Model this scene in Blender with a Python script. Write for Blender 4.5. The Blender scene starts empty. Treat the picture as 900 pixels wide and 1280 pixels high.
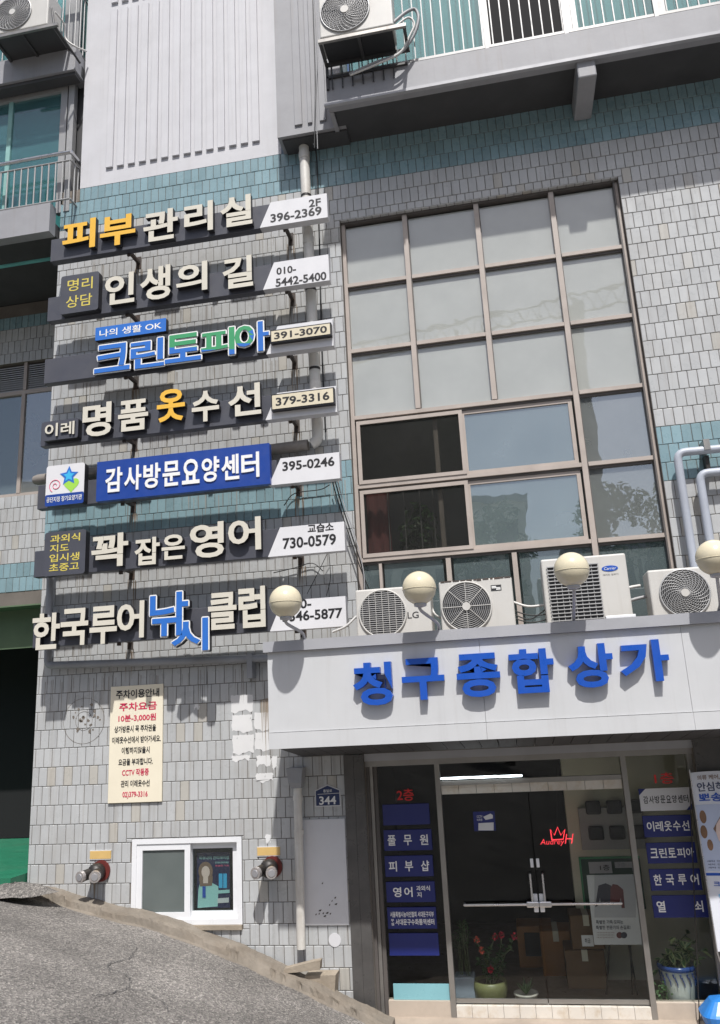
import bpy, bmesh, math, random
from mathutils import Vector, Matrix
random.seed(7)
R_ = math.radians
sc = bpy.context.scene
COL = sc.collection

# ---------------------------------------------------------------- camera
CAM = Vector((1.6127, -8.4317, 2.6875))
YAW, PIT, ROL, FPX = -0.17329, 0.25216, -0.05136, 1000.0
def cam_axes():
    fwd = Vector((math.sin(YAW)*math.cos(PIT), math.cos(YAW)*math.cos(PIT), math.sin(PIT)))
    rt = Vector((math.cos(YAW), -math.sin(YAW), 0)); up = rt.cross(fwd)
    return math.cos(ROL)*rt+math.sin(ROL)*up, -math.sin(ROL)*rt+math.cos(ROL)*up, fwd
RT, UP, FWD = cam_axes()
cd = bpy.data.cameras.new('camera'); cam = bpy.data.objects.new('camera', cd); COL.objects.link(cam)
m = Matrix((RT, UP, -FWD)).transposed().to_4x4(); m.translation = CAM; cam.matrix_world = m
cd.sensor_fit = 'VERTICAL'; cd.sensor_height = 36.0; cd.lens = 36.0*FPX/1280.0
cd.clip_start = 0.05; cd.clip_end = 2000
sc.camera = cam
def at(x, y, Y=0.0):
    "the point of the plane y = Y that the photograph shows at pixel (x, y)"
    d = RT*((x-450)/FPX) - UP*((y-640)/FPX) + FWD
    return CAM + d*((Y-CAM.y)/d.y)
def pix(v):
    q = Vector(v)-CAM; w = q.dot(FWD)
    return 450+FPX*q.dot(RT)/w, 640-FPX*q.dot(UP)/w

# ---------------------------------------------------------------- sky, sun, exposure
SUN = Vector((0.25, -1.0, 1.73)).normalized()
world = bpy.data.worlds.new('World'); sc.world = world; world.use_nodes = True
wn = world.node_tree.nodes; wl = world.node_tree.links
sky = wn.new('ShaderNodeTexSky'); sky.sky_type = 'NISHITA'; sky.sun_disc = False
sky.sun_elevation = math.asin(SUN.z); sky.sun_rotation = math.atan2(SUN.x, SUN.y)
sky.dust_density = 3.0; sky.ozone_density = 1.0; sky.air_density = 1.0
bg = wn['Background']; bg.inputs['Strength'].default_value = 0.095
wl.new(sky.outputs[0], bg.inputs[0])
sd = bpy.data.lights.new('sun', 'SUN'); sd.energy = 4.2; sd.angle = R_(0.9); sd.color = (1, .975, .94)
so = bpy.data.objects.new('sun', sd); COL.objects.link(so)
so.rotation_euler = SUN.to_track_quat('Z', 'Y').to_euler(); so.location = SUN*30
sc.view_settings.view_transform = 'Standard'; sc.view_settings.look = 'None'
sc.view_settings.exposure = 0.30; sc.view_settings.gamma = 1.0
sc.cycles.max_bounces = 8; sc.cycles.transparent_max_bounces = 12

# ---------------------------------------------------------------- materials
MATS = {}
def mat(name, col, rough=.5, metal=0., var=0., spec=.5, bump=0., bscale=40., dirt=0., dscale=1.2, dcol=(.12,.10,.08), rnd=0., emit=None, coat=0., streak=False, odd=None):
    if name in MATS: return MATS[name]
    M = bpy.data.materials.new(name); M.use_nodes = True
    nt = M.node_tree; N = nt.nodes; L = nt.links; P = N['Principled BSDF']
    P.inputs['Base Color'].default_value = (*col, 1); P.inputs['Roughness'].default_value = rough
    P.inputs['Metallic'].default_value = metal; P.inputs['Specular IOR Level'].default_value = spec
    P.inputs['Coat Weight'].default_value = coat
    if emit:
        P.inputs['Emission Color'].default_value = (*emit[0], 1); P.inputs['Emission Strength'].default_value = emit[1]
    geo = N.new('ShaderNodeNewGeometry')
    src = None
    def rgb(c):
        n = N.new('ShaderNodeRGB'); n.outputs[0].default_value = (*c, 1); return n.outputs[0]
    def mixc(fac, a, b, mode='MIX'):
        n = N.new('ShaderNodeMix'); n.data_type = 'RGBA'; n.blend_type = mode
        if isinstance(fac, float): n.inputs[0].default_value = fac
        else: L.new(fac, n.inputs[0])
        L.new(a, n.inputs[6]); L.new(b, n.inputs[7]); return n.outputs[2]
    def noise(scale, detail=4., rough_=.6, stretch=None):
        t = N.new('ShaderNodeTexNoise'); t.inputs['Scale'].default_value = scale; t.inputs['Detail'].default_value = detail; t.inputs['Roughness'].default_value = rough_
        if stretch:
            mp = N.new('ShaderNodeMapping'); mp.inputs['Scale'].default_value = stretch
            L.new(geo.outputs['Position'], mp.inputs[0]); L.new(mp.outputs[0], t.inputs[0])
        else: L.new(geo.outputs['Position'], t.inputs[0])
        return t.outputs['Fac']
    def ramp(fac, a, b, lo=0., hi=1.):
        n = N.new('ShaderNodeMapRange'); n.inputs[1].default_value = a; n.inputs[2].default_value = b
        n.inputs[3].default_value = lo; n.inputs[4].default_value = hi; L.new(fac, n.inputs[0]); return n.outputs[0]
    cur = rgb(col)
    if rnd:
        oi = N.new('ShaderNodeObjectInfo')
        ad = N.new('ShaderNodeMath'); ad.operation = 'ADD'; L.new(oi.outputs['Random'], ad.inputs[0]); L.new(geo.outputs['Random Per Island'], ad.inputs[1])
        fr = N.new('ShaderNodeMath'); fr.operation = 'FRACT'; L.new(ad.outputs[0], fr.inputs[0])
        v = ramp(fr.outputs[0], 0, 1, 1-rnd, 1+rnd*.7)
        hs = N.new('ShaderNodeHueSaturation'); L.new(cur, hs.inputs['Color']); L.new(v, hs.inputs['Value']); cur = hs.outputs[0]
    if rnd and odd:
        cur = mixc(ramp(fr.outputs[0], .955, .962), cur, rgb(odd))
    if var:
        v = ramp(noise(3.1, 6), .3, .7, 1-var, 1+var)
        hs = N.new('ShaderNodeHueSaturation'); L.new(cur, hs.inputs['Color']); L.new(v, hs.inputs['Value']); cur = hs.outputs[0]
    if dirt:
        f = ramp(noise(dscale, 8, .65), .48, .75, 0, dirt)
        cur = mixc(f, cur, rgb(dcol))
        if streak:
            f2 = ramp(noise(2.2, 5, .6, (6, 6, .35)), .55, .8, 0, dirt*.9)
            cur = mixc(f2, cur, rgb((.20,.15,.10)))
            f3 = ramp(noise(1.1, 6, .7, (9, 9, .22)), .56, .78, 0, dirt*1.1)
            cur = mixc(f3, cur, rgb((.13,.115,.10)))
    L.new(cur, P.inputs['Base Color'])
    if rough < .6 and (var or dirt):
        L.new(ramp(noise(9, 4), .3, .7, max(.02, rough-.08), rough+.12), P.inputs['Roughness'])
    if bump:
        b = N.new('ShaderNodeBump'); b.inputs['Strength'].default_value = bump; b.inputs['Distance'].default_value = .01
        L.new(noise(bscale, 5), b.inputs['Height']); L.new(b.outputs[0], P.inputs['Normal'])
    MATS[name] = M; return M

def glass_mat(name, tint=(.8,.88,.88), refl=.10, film=None, rough=0.0):
    M = bpy.data.materials.new(name); M.use_nodes = True
    nt = M.node_tree; N = nt.nodes; L = nt.links; N.clear()
    out = N.new('ShaderNodeOutputMaterial')
    tr = N.new('ShaderNodeBsdfTransparent'); tr.inputs[0].default_value = (*tint, 1)
    gl = N.new('ShaderNodeBsdfGlossy'); gl.inputs['Roughness'].default_value = rough; gl.inputs[0].default_value = (.95, .97, 1, 1)
    gp = N.new('ShaderNodeNewGeometry'); wv = N.new('ShaderNodeTexNoise'); wv.inputs['Scale'].default_value = 2.3; wv.inputs['Detail'].default_value = 2
    bp_ = N.new('ShaderNodeBump'); bp_.inputs['Strength'].default_value = .06; bp_.inputs['Distance'].default_value = .02
    L.new(gp.outputs['Position'], wv.inputs[0]); L.new(wv.outputs['Fac'], bp_.inputs['Height']); L.new(bp_.outputs[0], gl.inputs['Normal'])
    lw = N.new('ShaderNodeLayerWeight'); lw.inputs[0].default_value = .12
    mr = N.new('ShaderNodeMapRange'); mr.inputs[1].default_value = 0; mr.inputs[2].default_value = 1; mr.inputs[3].default_value = refl; mr.inputs[4].default_value = 1
    L.new(lw.outputs['Fresnel'], mr.inputs[0])
    mx = N.new('ShaderNodeMixShader'); L.new(mr.outputs[0], mx.inputs[0])
    base = tr.outputs[0]
    if film:
        df = N.new('ShaderNodeBsdfDiffuse'); df.inputs[0].default_value = (*film[0], 1)
        geo = N.new('ShaderNodeNewGeometry'); t = N.new('ShaderNodeTexNoise'); t.inputs['Scale'].default_value = 2.5; t.inputs['Detail'].default_value = 8
        L.new(geo.outputs['Position'], t.inputs[0])
        r2 = N.new('ShaderNodeMapRange'); r2.inputs[1].default_value = .3; r2.inputs[2].default_value = .7; r2.inputs[3].default_value = film[1]-.06; r2.inputs[4].default_value = film[1]+.05
        L.new(t.outputs['Fac'], r2.inputs[0])
        m2 = N.new('ShaderNodeMixShader'); L.new(r2.outputs[0], m2.inputs[0]); tl = N.new('ShaderNodeBsdfTranslucent'); tl.inputs[0].default_value = (.75,.78,.76,1); m3 = N.new('ShaderNodeMixShader'); m3.inputs[0].default_value = film[2] if len(film) > 2 else 0.
        L.new(df.outputs[0], m3.inputs[1]); L.new(tl.outputs[0], m3.inputs[2])
        L.new(tr.outputs[0], m2.inputs[1]); L.new(m3.outputs[0], m2.inputs[2]); base = m2.outputs[0]
    L.new(base, mx.inputs[1]); L.new(gl.outputs[0], mx.inputs[2]); L.new(mx.outputs[0], out.inputs[0])
    MATS[name] = M; return M

mat('tile_grey', (.435,.445,.45), .30, rnd=.07, var=.05, dirt=.42, dscale=.8, dcol=(.27,.25,.22), odd=(.43,.415,.38), streak=True, bump=.06, bscale=14)
mat('tile_teal', (.215,.325,.362), .28, rnd=.12, var=.06, dirt=.25, dscale=1.1, dcol=(.10,.14,.13), bump=.05, bscale=14)
mat('grout', (.15,.135,.118), .95, var=.2)
mat('white_paint', (.52,.52,.545), .6, var=.05, dirt=.14, dscale=.8, dcol=(.35,.34,.33), streak=True, bump=.12, bscale=7)
mat('grey_paint', (.285,.287,.305), .6, var=.07, dirt=.25, dscale=1.3, dcol=(.22,.21,.21), streak=True, bump=.15, bscale=9)
mat('soffit_paint_shaded', (.055,.055,.058), .7, var=.12, dirt=.35, dcol=(.07,.065,.06), bump=.1)  # balcony grey darkened so the colour carries the underside's shade
mat('rough_concrete', (.19,.165,.14), .9, var=.3, bump=.6, bscale=30, dirt=.4)
mat('kerb_stone', (.19,.165,.135), .9, var=.25, bump=.7, bscale=28, dirt=.55, dscale=3.5, dcol=(.13,.10,.07))
mat('step_stone', (.30,.255,.20), .9, var=.2, bump=.5, bscale=30, dirt=.5, dscale=4, dcol=(.16,.12,.08))
mat('board_slate', (.062,.065,.082), .45, var=.08, dirt=.2, dcol=(.11,.105,.10))
mat('letter_side', (.018,.018,.022), .4)
mat('letter_cream', (.60,.57,.49), .4, var=.03)
mat('letter_yellow', (.76,.44,.055), .4, var=.03)
mat('letter_white', (.78,.78,.77), .4)
mat('sign_white', (.66,.66,.68), .35, var=.03, dirt=.10, dcol=(.4,.38,.35))
mat('sign_edge', (.50,.50,.52), .4, dirt=.2)
mat('sign_blue', (.014,.052,.27), .35, var=.05)
mat('letter_blue', (.012,.08,.42), .32, var=.05)
mat('logo_blue', (.03,.15,.52), .35)
mat('logo_green', (.05,.30,.13), .4)
mat('leaf_green_print', (.33,.62,.08), .4)
mat('logo_cyan', (.05,.42,.72), .4)
mat('logo_pink', (.75,.12,.22), .4)
mat('black_print', (.012,.012,.014), .5)
mat('red_print', (.55,.02,.08), .5)
mat('yellow_print', (.60,.50,.10), .45)
mat('box_cream', (.62,.56,.42), .45, var=.05)
mat('fascia_paint', (.54,.548,.558), .38, var=.03, dirt=.10, dscale=.9, dcol=(.36,.35,.34), streak=True)
mat('coping_metal', (.36,.365,.39), .45, var=.06, dirt=.2, dcol=(.2,.19,.18))
mat('window_frame', (.40,.35,.315), .45, var=.07, dirt=.35, dscale=2.5, dcol=(.22,.18,.15))
mat('frame_dark', (.10,.09,.085), .5, var=.1)
mat('white_upvc', (.72,.73,.75), .3, var=.03, dirt=.15, dcol=(.4,.36,.3))
mat('aluminium', (.30,.29,.275), .38, metal=.7, var=.1, dirt=.2)
mat('steel', (.55,.55,.56), .28, metal=.9, var=.05)
mat('rail_white', (.33,.33,.33), .4, metal=.2, dirt=.25, dcol=(.3,.25,.2))
mat('rail_dark', (.05,.05,.052), .5)
mat('granite_dark', (.075,.072,.070), .30, var=.25, dirt=.25, dscale=5, dcol=(.14,.13,.12), bump=.05)
mat('ac_white', (.54,.53,.505), .4, var=.03, dirt=.16, dscale=2.5, dcol=(.36,.30,.24), streak=True)
mat('ac_grey', (.42,.42,.42), .45, var=.04, dirt=.2)
mat('ac_dark', (.022,.023,.026), .6)
mat('ac_fin', (.06,.06,.062), .5, metal=.3)
mat('grille_metal', (.46,.46,.46), .4, metal=.3)
mat('globe_plastic', (.63,.57,.42), .16, var=.05, dirt=.30, dscale=2.0, dcol=(.40,.34,.24), spec=.5)
mat('pole_metal', (.42,.42,.44), .4, metal=.5)
mat('pvc_pipe', (.60,.585,.55), .42, var=.06, dirt=.35, dscale=3, dcol=(.30,.24,.18), streak=True)
mat('grey_pipe', (.27,.28,.30), .45, var=.08, dirt=.3, dscale=2.5)
mat('blue_pipe', (.38,.41,.47), .42, var=.05, dirt=.2)
mat('rust_pipe', (.22,.20,.18), .6, var=.25, dirt=.5, dscale=5, dcol=(.13,.08,.05))
mat('rust_iron', (.055,.045,.04), .7, var=.3, dirt=.5, dscale=6, dcol=(.15,.07,.035))
mat('cable_black', (.012,.012,.013), .5)
mat('cable_grey', (.30,.30,.31), .5)
mat('cable_white', (.60,.59,.57), .5)
mat('notice_cream', (.75,.69,.55), .5, var=.03, dirt=.14, dcol=(.5,.43,.3))
mat('label_yellow', (.62,.42,.16), .4, var=.1, dirt=.3)
mat('red_valve', (.13,.022,.018), .5, var=.2, dirt=.4)
mat('dark_iron', (.030,.027,.025), .4, metal=.3, var=.15)
mat('cap_chrome', (.50,.47,.46), .25, metal=.6)
mat('plate_navy', (.012,.028,.10), .3)
mat('panel_white', (.60,.60,.62), .5, var=.04, dirt=.12, dcol=(.45,.43,.42))
mat('patch_white', (.66,.66,.66), .7, var=.05, dirt=.15, dcol=(.5,.5,.5))
mat('placard_blue', (.010,.018,.135), .35)
mat('red_letter', (.62,.02,.02), .4)
mat('teal_strip', (.20,.42,.47), .3, var=.05)
mat('stone_beige', (.45,.385,.32), .55, var=.06, dirt=.25, dscale=3)
mat('marble_strip', (.60,.565,.51), .4, var=.08, dirt=.6, dscale=9, dcol=(.38,.27,.14))
mat('floor_stone', (.36,.30,.245), .7, var=.12, dirt=.3, dscale=4, bump=.15)
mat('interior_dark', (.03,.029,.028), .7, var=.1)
mat('interior_cream', (.66,.62,.48), .7, var=.06, dirt=.2)
mat('interior_grey', (.34,.335,.32), .8, var=.1)
mat('interior_tile', (.15,.12,.10), .35, var=.1)
mat('cardboard', (.15,.085,.04), .8, var=.1)
mat('wood_orange', (.30,.13,.035), .5, var=.15)
mat('chalkboard', (.012,.06,.04), .6)
mat('poster_white', (.60,.60,.61), .35, var=.02)
mat('poster_grey', (.42,.42,.44), .35)
mat('poster_navy', (.012,.018,.07), .3)
mat('poster_teal', (.35,.62,.60), .3)
mat('poster_skin', (.72,.56,.50), .4)
mat('poster_hair', (.22,.14,.10), .4)
mat('jacket_blue', (.03,.03,.05), .4)
mat('jacket_red', (.12,.025,.03), .4)
mat('neon_red', (.5,.02,.03), .4, emit=((1,.05,.07), 1.4))
mat('pot_olive', (.17,.18,.075), .35, var=.2, dirt=.3)
mat('pot_ceramic', (.52,.56,.54), .2, var=.04)
mat('pot_blue', (.03,.07,.24), .2)
mat('pot_grey', (.28,.33,.40), .4, var=.05)
mat('pot_white', (.50,.48,.43), .35, var=.1)
mat('soil', (.04,.028,.02), .95)
mat('leaf', (.05,.115,.035), .45, rnd=.35)
mat('leaf_pale', (.36,.42,.20), .5, rnd=.2)
mat('flower_red', (.55,.02,.05), .5, rnd=.3)
mat('flower_coral', (.72,.14,.09), .5, rnd=.2)
mat('stem', (.07,.09,.035), .7)
mat('tub_blue', (.03,.20,.58), .3, var=.04)
mat('banner_cloth', (.64,.66,.72), .6, var=.02, bump=.08, bscale=6)
mat('banner_tint', (.47,.53,.68), .6)
mat('nut_brown', (.20,.11,.06), .6, var=.5)
mat('garage_green', (.02,.16,.09), .4, var=.1, dirt=.2)
mat('garage_ceiling', (.10,.15,.085), .7, var=.1)
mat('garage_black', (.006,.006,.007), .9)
mat('curtain', (.22,.40,.38), .8, var=.1)
mat('room_teal', (.16,.50,.48), .6, var=.08)
mat('cloth_pink', (.32,.12,.12), .8, var=.2)
mat('tube_white', (.75,.77,.78), .3, emit=((.85,.95,1.), 8.))  # pale strip over the doors; glow added to brighten the hall
glass_mat('glass_clear', (.86,.90,.89), .05)
glass_mat('glass_door', (.90,.92,.91), .012)
glass_mat('glass_smoked', (.55,.62,.60), .03, film=((.20,.23,.225), .55), rough=.05)
glass_mat('glass_frost', (.5,.55,.55), .10, film=((.60,.615,.585), .88, .38), rough=.008)
glass_mat('glass_hazy', (.6,.66,.66), .24, film=((.34,.36,.355), .52, .2), rough=.0)
glass_mat('glass_blue', (.55,.66,.68), .22, film=((.33,.40,.41), .42, .2), rough=.0)
glass_mat('glass_dim', (.62,.70,.70), .16, film=((.20,.25,.26), .40))
glass_mat('glass_teal', (.72,.88,.88), .08, film=((.13,.30,.32), .25), rough=.01)
glass_mat('screen_mesh', (.72,.72,.70), .0, film=((.05,.05,.048), .16), rough=.6)

def asphalt():
    M = bpy.data.materials.new('asphalt'); M.use_nodes = True
    nt = M.node_tree; N = nt.nodes; L = nt.links; P = N['Principled BSDF']
    geo = N.new('ShaderNodeNewGeometry')
    def tex(kind, **k):
        t = N.new(kind); L.new(geo.outputs['Position'], t.inputs['Vector'])
        for a, b in k.items(): t.inputs[a.replace('_', ' ')].default_value = b
        return t
    v = tex('ShaderNodeTexVoronoi', Scale=70.); n1 = tex('ShaderNodeTexNoise', Scale=55., Detail=4.); n2 = tex('ShaderNodeTexNoise', Scale=1.1, Detail=6.)
    cr = N.new('ShaderNodeValToRGB'); e = cr.color_ramp.elements
    e[0].position = 0; e[0].color = (.065,.061,.058, 1); e[1].position = 1; e[1].color = (.34,.315,.29, 1)
    k = cr.color_ramp.elements.new(.35); k.color = (.12,.112,.105, 1); k = cr.color_ramp.elements.new(.7); k.color = (.20,.187,.172, 1)
    L.new(v.outputs['Color'], cr.inputs[0])
    mx = N.new('ShaderNodeMix'); mx.data_type = 'RGBA'; mx.blend_type = 'MULTIPLY'; mx.inputs[0].default_value = 1
    mr = N.new('ShaderNodeMapRange'); mr.inputs[1].default_value = .3; mr.inputs[2].default_value = .7; mr.inputs[3].default_value = .88; mr.inputs[4].default_value = 1.6
    L.new(n2.outputs['Fac'], mr.inputs[0]); L.new(cr.outputs[0], mx.inputs[6]); L.new(mr.outputs[0], mx.inputs[7])
    L.new(mx.outputs[2], P.inputs['Base Color'])
    P.inputs['Roughness'].default_value = .85
    b = N.new('ShaderNodeBump'); b.inputs['Strength'].default_value = .9; b.inputs['Distance'].default_value = .012
    ad = N.new('ShaderNodeMath'); L.new(v.outputs['Distance'], ad.inputs[0]); L.new(n1.outputs['Fac'], ad.inputs[1])
    L.new(ad.outputs[0], b.inputs['Height']); L.new(b.outputs[0], P.inputs['Normal'])
    MATS['asphalt'] = M
asphalt()

# ---------------------------------------------------------------- helpers
ORG = {}
def V(*a): return Vector(a)
def empty(name, loc, label, cat, group=None):
    o = bpy.data.objects.new(name, None); COL.objects.link(o); o.location = loc
    o.empty_display_size = .1; ORG[o] = Vector(loc); tag(o, label, cat, group); return o
def tag(o, label, cat, group=None, kind=None):
    if label: o['label'] = label
    if cat: o['category'] = cat
    if group: o['group'] = group
    if kind: o['kind'] = kind
    return o
class MB:
    def __init__(s): s.v = []; s.f = []; s.m = []; s.sm = []; s.mats = []
    def mi(s, name):
        if name not in s.mats: s.mats.append(name)
        return s.mats.index(name)
    def add(s, vs, fs, mt, smooth=False):
        b = len(s.v); s.v += [Vector(v) for v in vs]; i = s.mi(mt)
        for f in fs: s.f.append([b+k for k in f]); s.m.append(i); s.sm.append(smooth)
        return s
    def box(s, x0, x1, y0, y1, z0, z1, mt):
        return s.add([(x0,y0,z0),(x1,y0,z0),(x1,y1,z0),(x0,y1,z0),(x0,y0,z1),(x1,y0,z1),(x1,y1,z1),(x0,y1,z1)],
                     [(0,3,2,1),(4,5,6,7),(0,1,5,4),(1,2,6,5),(2,3,7,6),(3,0,4,7)], mt)
    def bev(s, x0, x1, y0, y1, z0, z1, mt, b=.01, seg=2):
        bm = bmesh.new(); bmesh.ops.create_cube(bm, size=1)
        for v in bm.verts: v.co = ((x0+x1)/2+v.co.x*(x1-x0), (y0+y1)/2+v.co.y*(y1-y0), (z0+z1)/2+v.co.z*(z1-z0))
        bmesh.ops.bevel(bm, geom=bm.edges[:], offset=b, segments=seg, affect='EDGES', profile=.5)
        bm.verts.index_update()
        s.add([v.co.copy() for v in bm.verts], [[v.index for v in f.verts] for f in bm.faces], mt); bm.free(); return s
    def quad(s, a, b, c, d, mt): return s.add([a,b,c,d], [(0,1,2,3)], mt)
    def prism(s, poly, y0, y1, mt, side=None):
        "poly of (x, z) counter-clockwise seen from the front (-y); y0 front, y1 back"
        n = len(poly)
        s.add([(x,y0,z) for x,z in poly], [tuple(range(n))], mt)
        vs = [(x,y0,z) for x,z in poly]+[(x,y1,z) for x,z in poly]
        s.add(vs, [(i, n+i, n+(i+1)%n, (i+1)%n) for i in range(n)], side or mt)
        s.add([(x,y1,z) for x,z in poly], [tuple(reversed(range(n)))], side or mt); return s
    def rrect(s, x0, x1, z0, z1, r, y0, y1, mt, side=None, seg=5):
        p = []
        for cx, cz, a in ((x1-r,z0+r,-90),(x1-r,z1-r,0),(x0+r,z1-r,90),(x0+r,z0+r,180)):
            for k in range(seg+1):
                t = R_(a+90*k/seg); p.append((cx+r*math.cos(t), cz+r*math.sin(t)))
        return s.prism(p, y0, y1, mt, side)
    def disc(s, c, r, y0, y1, mt, n=24, rz=None, side=None):
        rz = rz or r
        return s.prism([(c[0]+r*math.cos(2*math.pi*k/n), c[1]+rz*math.sin(2*math.pi*k/n)) for k in range(n)], y0, y1, mt, side)
    def tube(s, pts, r, mt, n=8, cap=True, smooth=True):
        pts = [Vector(p) for p in pts]; rings = []
        rr = r if isinstance(r, (list, tuple)) else [r]*len(pts)
        prev = None
        for i, p in enumerate(pts):
            d = (pts[min(i+1,len(pts)-1)]-pts[max(i-1,0)])
            if d.length < 1e-9: d = Vector((0,0,1))
            d.normalize()
            if prev is None: a = d.orthogonal().normalized()
            else:
                a = prev-d*prev.dot(d)
                a = a.normalized() if a.length > 1e-6 else d.orthogonal().normalized()
            prev = a; b = d.cross(a)
            rings.append([p+(a*math.cos(2*math.pi*k/n)+b*math.sin(2*math.pi*k/n))*rr[i] for k in range(n)])
        vs = [q for g in rings for q in g]; fs = []
        for i in range(len(rings)-1):
            for k in range(n): fs.append((i*n+k, i*n+(k+1)%n, (i+1)*n+(k+1)%n, (i+1)*n+k))
        s.add(vs, fs, mt, smooth)
        if cap:
            s.add(rings[0], [tuple(reversed(range(n)))], mt); s.add(rings[-1], [tuple(range(n))], mt)
        return s
    def lathe(s, c, prof, mt, n=24, axis='z', smooth=True):
        "prof: list of (radius, height)"
        vs = []
        for r, h in prof:
            for k in range(n):
                t = 2*math.pi*k/n
                vs.append((c[0]+r*math.cos(t), c[1]+r*math.sin(t), c[2]+h) if axis == 'z' else (c[0]+r*math.cos(t), c[1]-h, c[2]+r*math.sin(t)))
        fs = [(i*n+k, i*n+(k+1)%n, (i+1)*n+(k+1)%n, (i+1)*n+k) for i in range(len(prof)-1) for k in range(n)]
        return s.add(vs, fs, mt, smooth)
    def ring(s, c, r, w, y, mt, n=28, tk=.004):
        pts = [(c[0]+r*math.cos(2*math.pi*k/n), y, c[1]+r*math.sin(2*math.pi*k/n)) for k in range(n+1)]
        return s.tube(pts, w, mt, 5, False)
    def build(s, name, parent=None, origin=None, label=None, cat=None, group=None, kind=None):
        me = bpy.data.meshes.new(name)
        o0 = ORG[parent] if parent is not None else Vector(origin if origin is not None else (0,0,0))
        me.from_pydata([v-o0 for v in s.v], [], s.f)
        for k in s.mats: me.materials.append(MATS[k])
        me.polygons.foreach_set('material_index', s.m); me.polygons.foreach_set('use_smooth', s.sm); me.update()
        o = bpy.data.objects.new(name, me); COL.objects.link(o)
        if parent is not None: o.parent = parent
        else: o.location = o0
        ORG[o] = o0
        tag(o, label, cat, group, kind); return o
def bezpath(pts, n=6):
    "Catmull-Rom through points"
    P = [Vector(p) for p in pts]; P = [P[0]*2-P[1]]+P+[P[-1]*2-P[-2]]; out = []
    for i in range(1, len(P)-2):
        for k in range(n):
            t = k/n; a, b, c, d = P[i-1:i+3]
            out.append(.5*((2*b)+(c-a)*t+(2*a-5*b+4*c-d)*t*t+(3*b-a-3*c+d)*t**3))
    return out+[P[-2]]
def elbow(pts, r, n=5):
    "polyline with rounded corners"
    P = [Vector(p) for p in pts]; out = [P[0]]
    for i in range(1, len(P)-1):
        a = P[i]+(P[i-1]-P[i]).normalized()*r; b = P[i]+(P[i+1]-P[i]).normalized()*r
        for k in range(n+1):
            t = k/n; out.append(a*(1-t)**2+P[i]*2*t*(1-t)+b*t*t)
    return out+[P[-1]]

# ---------------------------------------------------------------- lettering
TCACHE = {}; TOBJ = []
TSC = bpy.data.scenes.new('lettering_tmp')
def glyph(s, bold=.02):
    "outline of a text as (verts2d, faces), unit bounding box"
    key = (s, bold)
    if key in TCACHE: return TCACHE[key]
    if not TOBJ:
        cu = bpy.data.curves.new('text', 'FONT'); cu.size = 1; cu.resolution_u = 3; cu.extrude = .05; cu.fill_mode = 'BOTH'
        TOBJ.append(bpy.data.objects.new('text', cu)); TSC.collection.objects.link(TOBJ[0])
    o = TOBJ[0]; cu = o.data; cu.body = s; cu.offset = bold
    TSC.view_layers[0].update(); dg = TSC.view_layers[0].depsgraph; me = bpy.data.meshes.new_from_object(o.evaluated_get(dg))
    vs = [v.co.copy() for v in me.vertices]; fs = [tuple(p.vertices) for p in me.polygons]; nz = [p.normal.z for p in me.polygons]
    bpy.data.meshes.remove(me)
    x0 = min(v.x for v in vs); x1 = max(v.x for v in vs); y0 = min(v.y for v in vs); y1 = max(v.y for v in vs)
    vs = [((v.x-x0)/(x1-x0), (v.y-y0)/(y1-y0), 1 if v.z > 0 else 0) for v in vs]
    TCACHE[key] = (vs, fs, nz, (x1-x0)/(y1-y0)); return TCACHE[key]
def put_text(mb, s, x0, x1, z0, z1, yf, th, face, side=None, bold=.02, shear=0.):
    "text block filling x0..x1, z0..z1, front at y=yf, thickness th (towards +y)"
    vs, fs, nz, _ = glyph(s, bold)
    P = [(x0+(x1-x0)*(v[0]+shear*v[1]), yf+(0 if v[2] else th), z0+(z1-z0)*v[1]) for v in vs]
    a = [f for f, k in zip(fs, nz) if k > .5]; b = [f for f, k in zip(fs, nz) if k <= .5]
    if th <= .0021: mb.add(P, a, face)
    else: mb.add(P, a, face); mb.add(P, b, side or face)
def letter(parent, s, box, Y, th, face, side='letter_side', bold=.027, slope=.14, name='letter', outline=None, osz=.012, olab=None):
    "box = pixel bounds of the letter's face in the photograph; Y = plane of its face"
    px0, py0, px1, py1 = box; c = at((px0+px1)/2, (py0+py1)/2, Y)
    w = at(px1, (py0+py1)/2, Y).x-at(px0, (py0+py1)/2, Y).x
    hp = (py1-py0)-slope*(px1-px0)
    h = at((px0+px1)/2, (py0+py1)/2-hp/2, Y).z-at((px0+px1)/2, (py0+py1)/2+hp/2, Y).z
    mb = MB(); put_text(mb, s, c.x-w/2, c.x+w/2, c.z-h/2, c.z+h/2, Y, th, face, side, bold)
    o = mb.build(name, parent)
    if outline:
        mo = MB()
        for k in range(8):
            a = k*math.pi/4; dx = math.cos(a)*osz; dz = math.sin(a)*osz
            put_text(mo, s, c.x-w/2+dx, c.x+w/2+dx, c.z-h/2+dz, c.z+h/2+dz, Y+.004+.0012*k, th, outline, 'letter_side', bold)
        mo.build('letter_outline', o)
    return o
def line(mb, s, a, b, hp, Y, mt, th=.002, bold=.012, side=None, lift=0.):
    "a, b: pixel of the left and right end of the line's middle; hp: letter height in pixels"
    p = at(*a, Y); q = at(*b, Y); z = (p.z+q.z)/2; mx, my = (a[0]+b[0])/2, (a[1]+b[1])/2
    h = (at(mx, my-hp/2, Y).z-at(mx, my+hp/2, Y).z)
    put_text(mb, s, p.x, q.x, z-h/2, z+h/2, Y-lift, th, mt, side, bold)

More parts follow.
